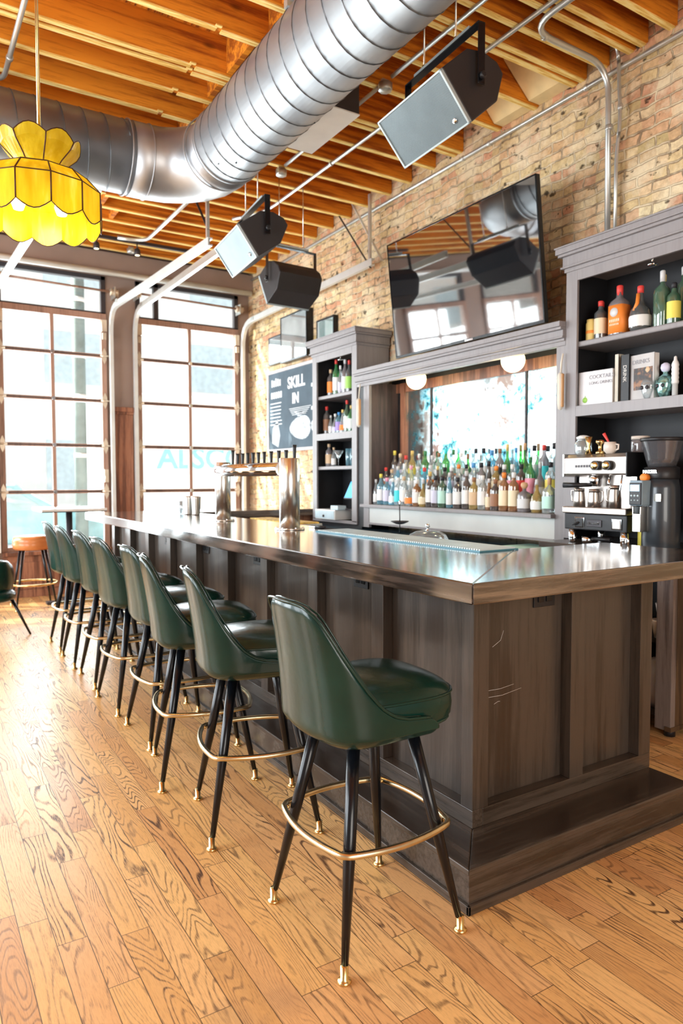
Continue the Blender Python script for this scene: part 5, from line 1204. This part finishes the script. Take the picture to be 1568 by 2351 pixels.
part('screen_body', MB().obox((0, 0, .20), ((0, 1, 0), (.45, 0, .89), (-.89, 0, .45)), (.26, .20, .02)), DARKMET, t, bev=.004)
part('display', MB().obox((-.010, 0, .205), ((0, 1, 0), (.45, 0, .89), (-.89, 0, .45)), (.24, .18, .002)), M('cyan_display', (.05, .4, .8), .2, emis=(.02, .38, .75), es=.9), t)
t = thing('small_box', 'small pale box with clutter on top of the cash drawer', 'box', (3.70, 6.03, 1.086))
part('body', MB().cbox((0, 0, .022), (.10, .14, .043)), M('icy_plastic', (.55, .68, .74), .3), t, bev=.004)
t = thing('bottle_opener', 'black-handled opener lying on the bar top right of the nearer steel column', 'opener', (2.33, 4.05, 1.0705), .3)
part('handle', MB().tube([(0, -.06, .008), (0, .03, .008)], .009, 8), BLACKP, t); part('blade', MB().cbox((0, .05, .008), (.022, .05, .004)), STEEL, t)
t = thing('citrus_tray', 'long tray with yellow and brown garnish behind the steel columns', 'tray', (2.65, 5.2, 1.0))
part('tray', MB().box(-.12, .12, -.45, .45, 0, .05), STEEL, t, bev=.004); part('garnish', MB().box(-.10, .10, -.43, .43, .045, .06), M('garnish', (.70, .42, .08), .6, var=.6, vs=30.), t, kind='stuff')

# ------------------------------------------------------------------ the street outside
struct('ground', MB().box(-30, 34, YW+.16, 60, -.3, -.15), M('street_concrete', (.72, .72, .72), .9, var=.1, vs=1.))
b = thing('street_block', 'pale building across the street seen faintly through the garage doors', 'building', (4, 25, -.15))
part('facade', MB().box(-22, 30, 25, 27, -.15, 11), M('pale_stucco', (.86, .86, .85), .9, var=.03, vs=.5), b, world=True)
WG = M('pale_blue_shade', (.62, .74, .80), .4)
for k in range(9):
    for z in (1.0, 4.6, 7.8):
        w = part('window', MB().box(-16+5*k, -14+5*k, 24.96, 25, z, z+1.7), WG, b, world=True)
b = thing('street_block', 'unseen sun-blocking building added beyond the left side of the room', 'building', (-6, 2, -.15))  # added out of view to keep sun from entering the left openings
part('facade', MB().box(-7.5, -6, -5, 11.5, -.15, 9), MATS['pale_stucco'], b, world=True)
t = thing('delivery_truck', 'white truck with pale teal lettering parked across the street, seen through the right garage door', 'truck', (5.6, 14.5, -.15))
TRW = M('truck_white', (.90, .90, .90), .4, var=.02)
part('box_body', MB().box(3.2, 8.2, 14.0, 16.2, .55, 3.1), TRW, t, world=True, bev=.03)
part('cab', MB().box(8.25, 9.6, 14.1, 16.1, .45, 2.4), TRW, t, world=True, bev=.08)
for x in (4.2, 7.2, 9.0):
    part('wheel', MB().lathe([(0, 14.0), (.42, 14.0), (.45, 14.05), (.45, 14.28), (.42, 14.32), (0, 14.32)], (x, 0, .30), 24, ax='y'), M('tyre_grey', (.12, .12, .12), .8), t, world=True)
TEAL = M('pale_teal_paint', (.32, .74, .78), .5)
part('lettering', text_mb('ALSCO', .62, (4.32, 13.99, 1.62), (1, 0, 0), (0, 0, 1), .01, .012), TEAL, t, world=True)
t = thing('utility_pole', 'grey-green utility pole with pale bands standing outside the left garage door', 'pole', (2.44, 12.0, -.15))
part('shaft', MB().tube([(2.44, 12, -.15), (2.44, 12, 7.5)], .10, 20), M('weathered_pole', (.20, .26, .26), .8, var=.3, vs=3.), t, world=True)
for z in (1.75, 2.7, 3.35, 4.25): part('band', MB().tube([(2.44, 12, z), (2.44, 12, z+.07)], .106, 20), WHITEP, t, world=True)
t = thing('parked_car', 'pale teal car parked outside below the left garage door', 'car', (.9, 13.0, -.15))
CARP = M('car_paint_teal', (.30, .58, .66), .25, coat=.8)
part('body', MB().prism([(-1.4, .35), (-1.35, .75), (-.5, .85), (.0, 1.30), (1.5, 1.32), (2.2, .90), (2.9, .80), (3.0, .35)], 12.3, 14.0, ax='y'), CARP, t, world=True, bev=.08)
part('window', MB().prism([(-.30, .88), (.08, 1.24), (1.42, 1.26), (1.95, .90)], 12.28, 12.31, ax='y'), M('car_glass', (.35, .50, .55), .1), t, world=True)
for x in (-.7, 2.2): part('wheel', MB().lathe([(0, 12.25), (.28, 12.25), (.31, 12.30), (.31, 12.48), (0, 12.5)], (x, 0, .16), 22, ax='y'), MATS['tyre_grey'], t, world=True)

# ------------------------------------------------------------------ light, world, camera
sc = bpy.context.scene
w = bpy.data.worlds.new('day'); sc.world = w; w.use_nodes = True; nt = w.node_tree
bg = nt.nodes['Background']; g = nt.nodes.new('ShaderNodeTexGradient'); tc = nt.nodes.new('ShaderNodeTexCoord'); mpn = nt.nodes.new('ShaderNodeMapping')
mpn.inputs['Rotation'].default_value = (0, PI/2, 0); nt.links.new(tc.outputs['Generated'], mpn.inputs[0]); nt.links.new(mpn.outputs[0], g.inputs[0])
bg.inputs[0].default_value = (.94, .97, 1., 1); bg.inputs[1].default_value = 1.05
def light(kind, name, loc, rot, energy, color, **kw):
    l = bpy.data.lights.new(name, kind); l.energy = energy; l.color = color
    for k, v in kw.items(): setattr(l, k, v)
    o = bpy.data.objects.new(name, l); C.objects.link(o); o.location = loc; o.rotation_euler = rot; return o
sun = light('SUN', 'sun', (0, 20, 20), (0, 0, 0), 26., (1., .95, .86), angle=.01)
sun.rotation_euler = Vector((1.3, -.8, -1.1)).to_track_quat('-Z', 'Y').to_euler()
# daylight from the far left window; near left and back lamps are added fill
light('AREA', 'daylight_left_window_far', (XL-.05, 7.05, 2.0), (0, -PI/2, 0), 330., (.86, .94, 1.), shape='RECTANGLE', size=2.6, size_y=2.6)
light('AREA', 'fill_left_near', (XL-.05, 3.3, 2.0), (0, -PI/2, 0), 270., (.86, .94, 1.), shape='RECTANGLE', size=2.6, size_y=2.6)
light('AREA', 'fill_back', (.3, YB-.05, 1.9), (PI/2, 0, 0), 200., (1., .93, .84), shape='RECTANGLE', size=2.6, size_y=2.6)
for i, (a, b) in enumerate(DOORS): light('AREA', 'daylight_door_%s' % ['left', 'right', 'side', 'corner'][i], ((a+b)/2, YW+.5, 2.0), (-PI/2, 0, 0), 155., (.88, .95, 1.), shape='RECTANGLE', size=b-a, size_y=2.8)
light('POINT', 'lamp_glow', (LX, LY, LZ+.06), (0, 0, 0), 6., (1., .86, .45), shadow_soft_size=.06)
for y in (4.93, 3.775): light('POINT', 'globe_glow', (3.76, y, 2.18), (0, 0, 0), 5., (1., .75, .4), shadow_soft_size=.06)

cam = bpy.data.cameras.new('camera'); co = bpy.data.objects.new('camera', cam); C.objects.link(co); sc.camera = co
cam.sensor_fit = 'VERTICAL'; cam.sensor_height = 36.; cam.sensor_width = 24.; cam.lens = 1613.1/2351*36
yaw, pit, rol = math.radians(31.796), math.radians(-2.721), math.radians(-.099)
f = Vector((math.sin(yaw), math.cos(yaw), 0)); r = Vector((math.cos(yaw), -math.sin(yaw), 0)); u = Vector((0, 0, 1))
f2 = f*math.cos(pit)+u*math.sin(pit); u2 = u*math.cos(pit)-f*math.sin(pit)
r3 = r*math.cos(rol)+u2*math.sin(rol); u3 = u2*math.cos(rol)-r*math.sin(rol)
co.matrix_world = Matrix(((r3.x, u3.x, -f2.x, 0), (r3.y, u3.y, -f2.y, 0), (r3.z, u3.z, -f2.z, 1.40), (0, 0, 0, 1)))
cam.dof.use_dof = True; cam.dof.focus_distance = 2.6; cam.dof.aperture_fstop = 3.2
cam.clip_start = .05; cam.clip_end = 200
vs = sc.view_settings; vs.view_transform = 'Standard'; vs.look = 'None'; vs.exposure = 0.; vs.gamma = 1.; vs.use_curve_mapping = False
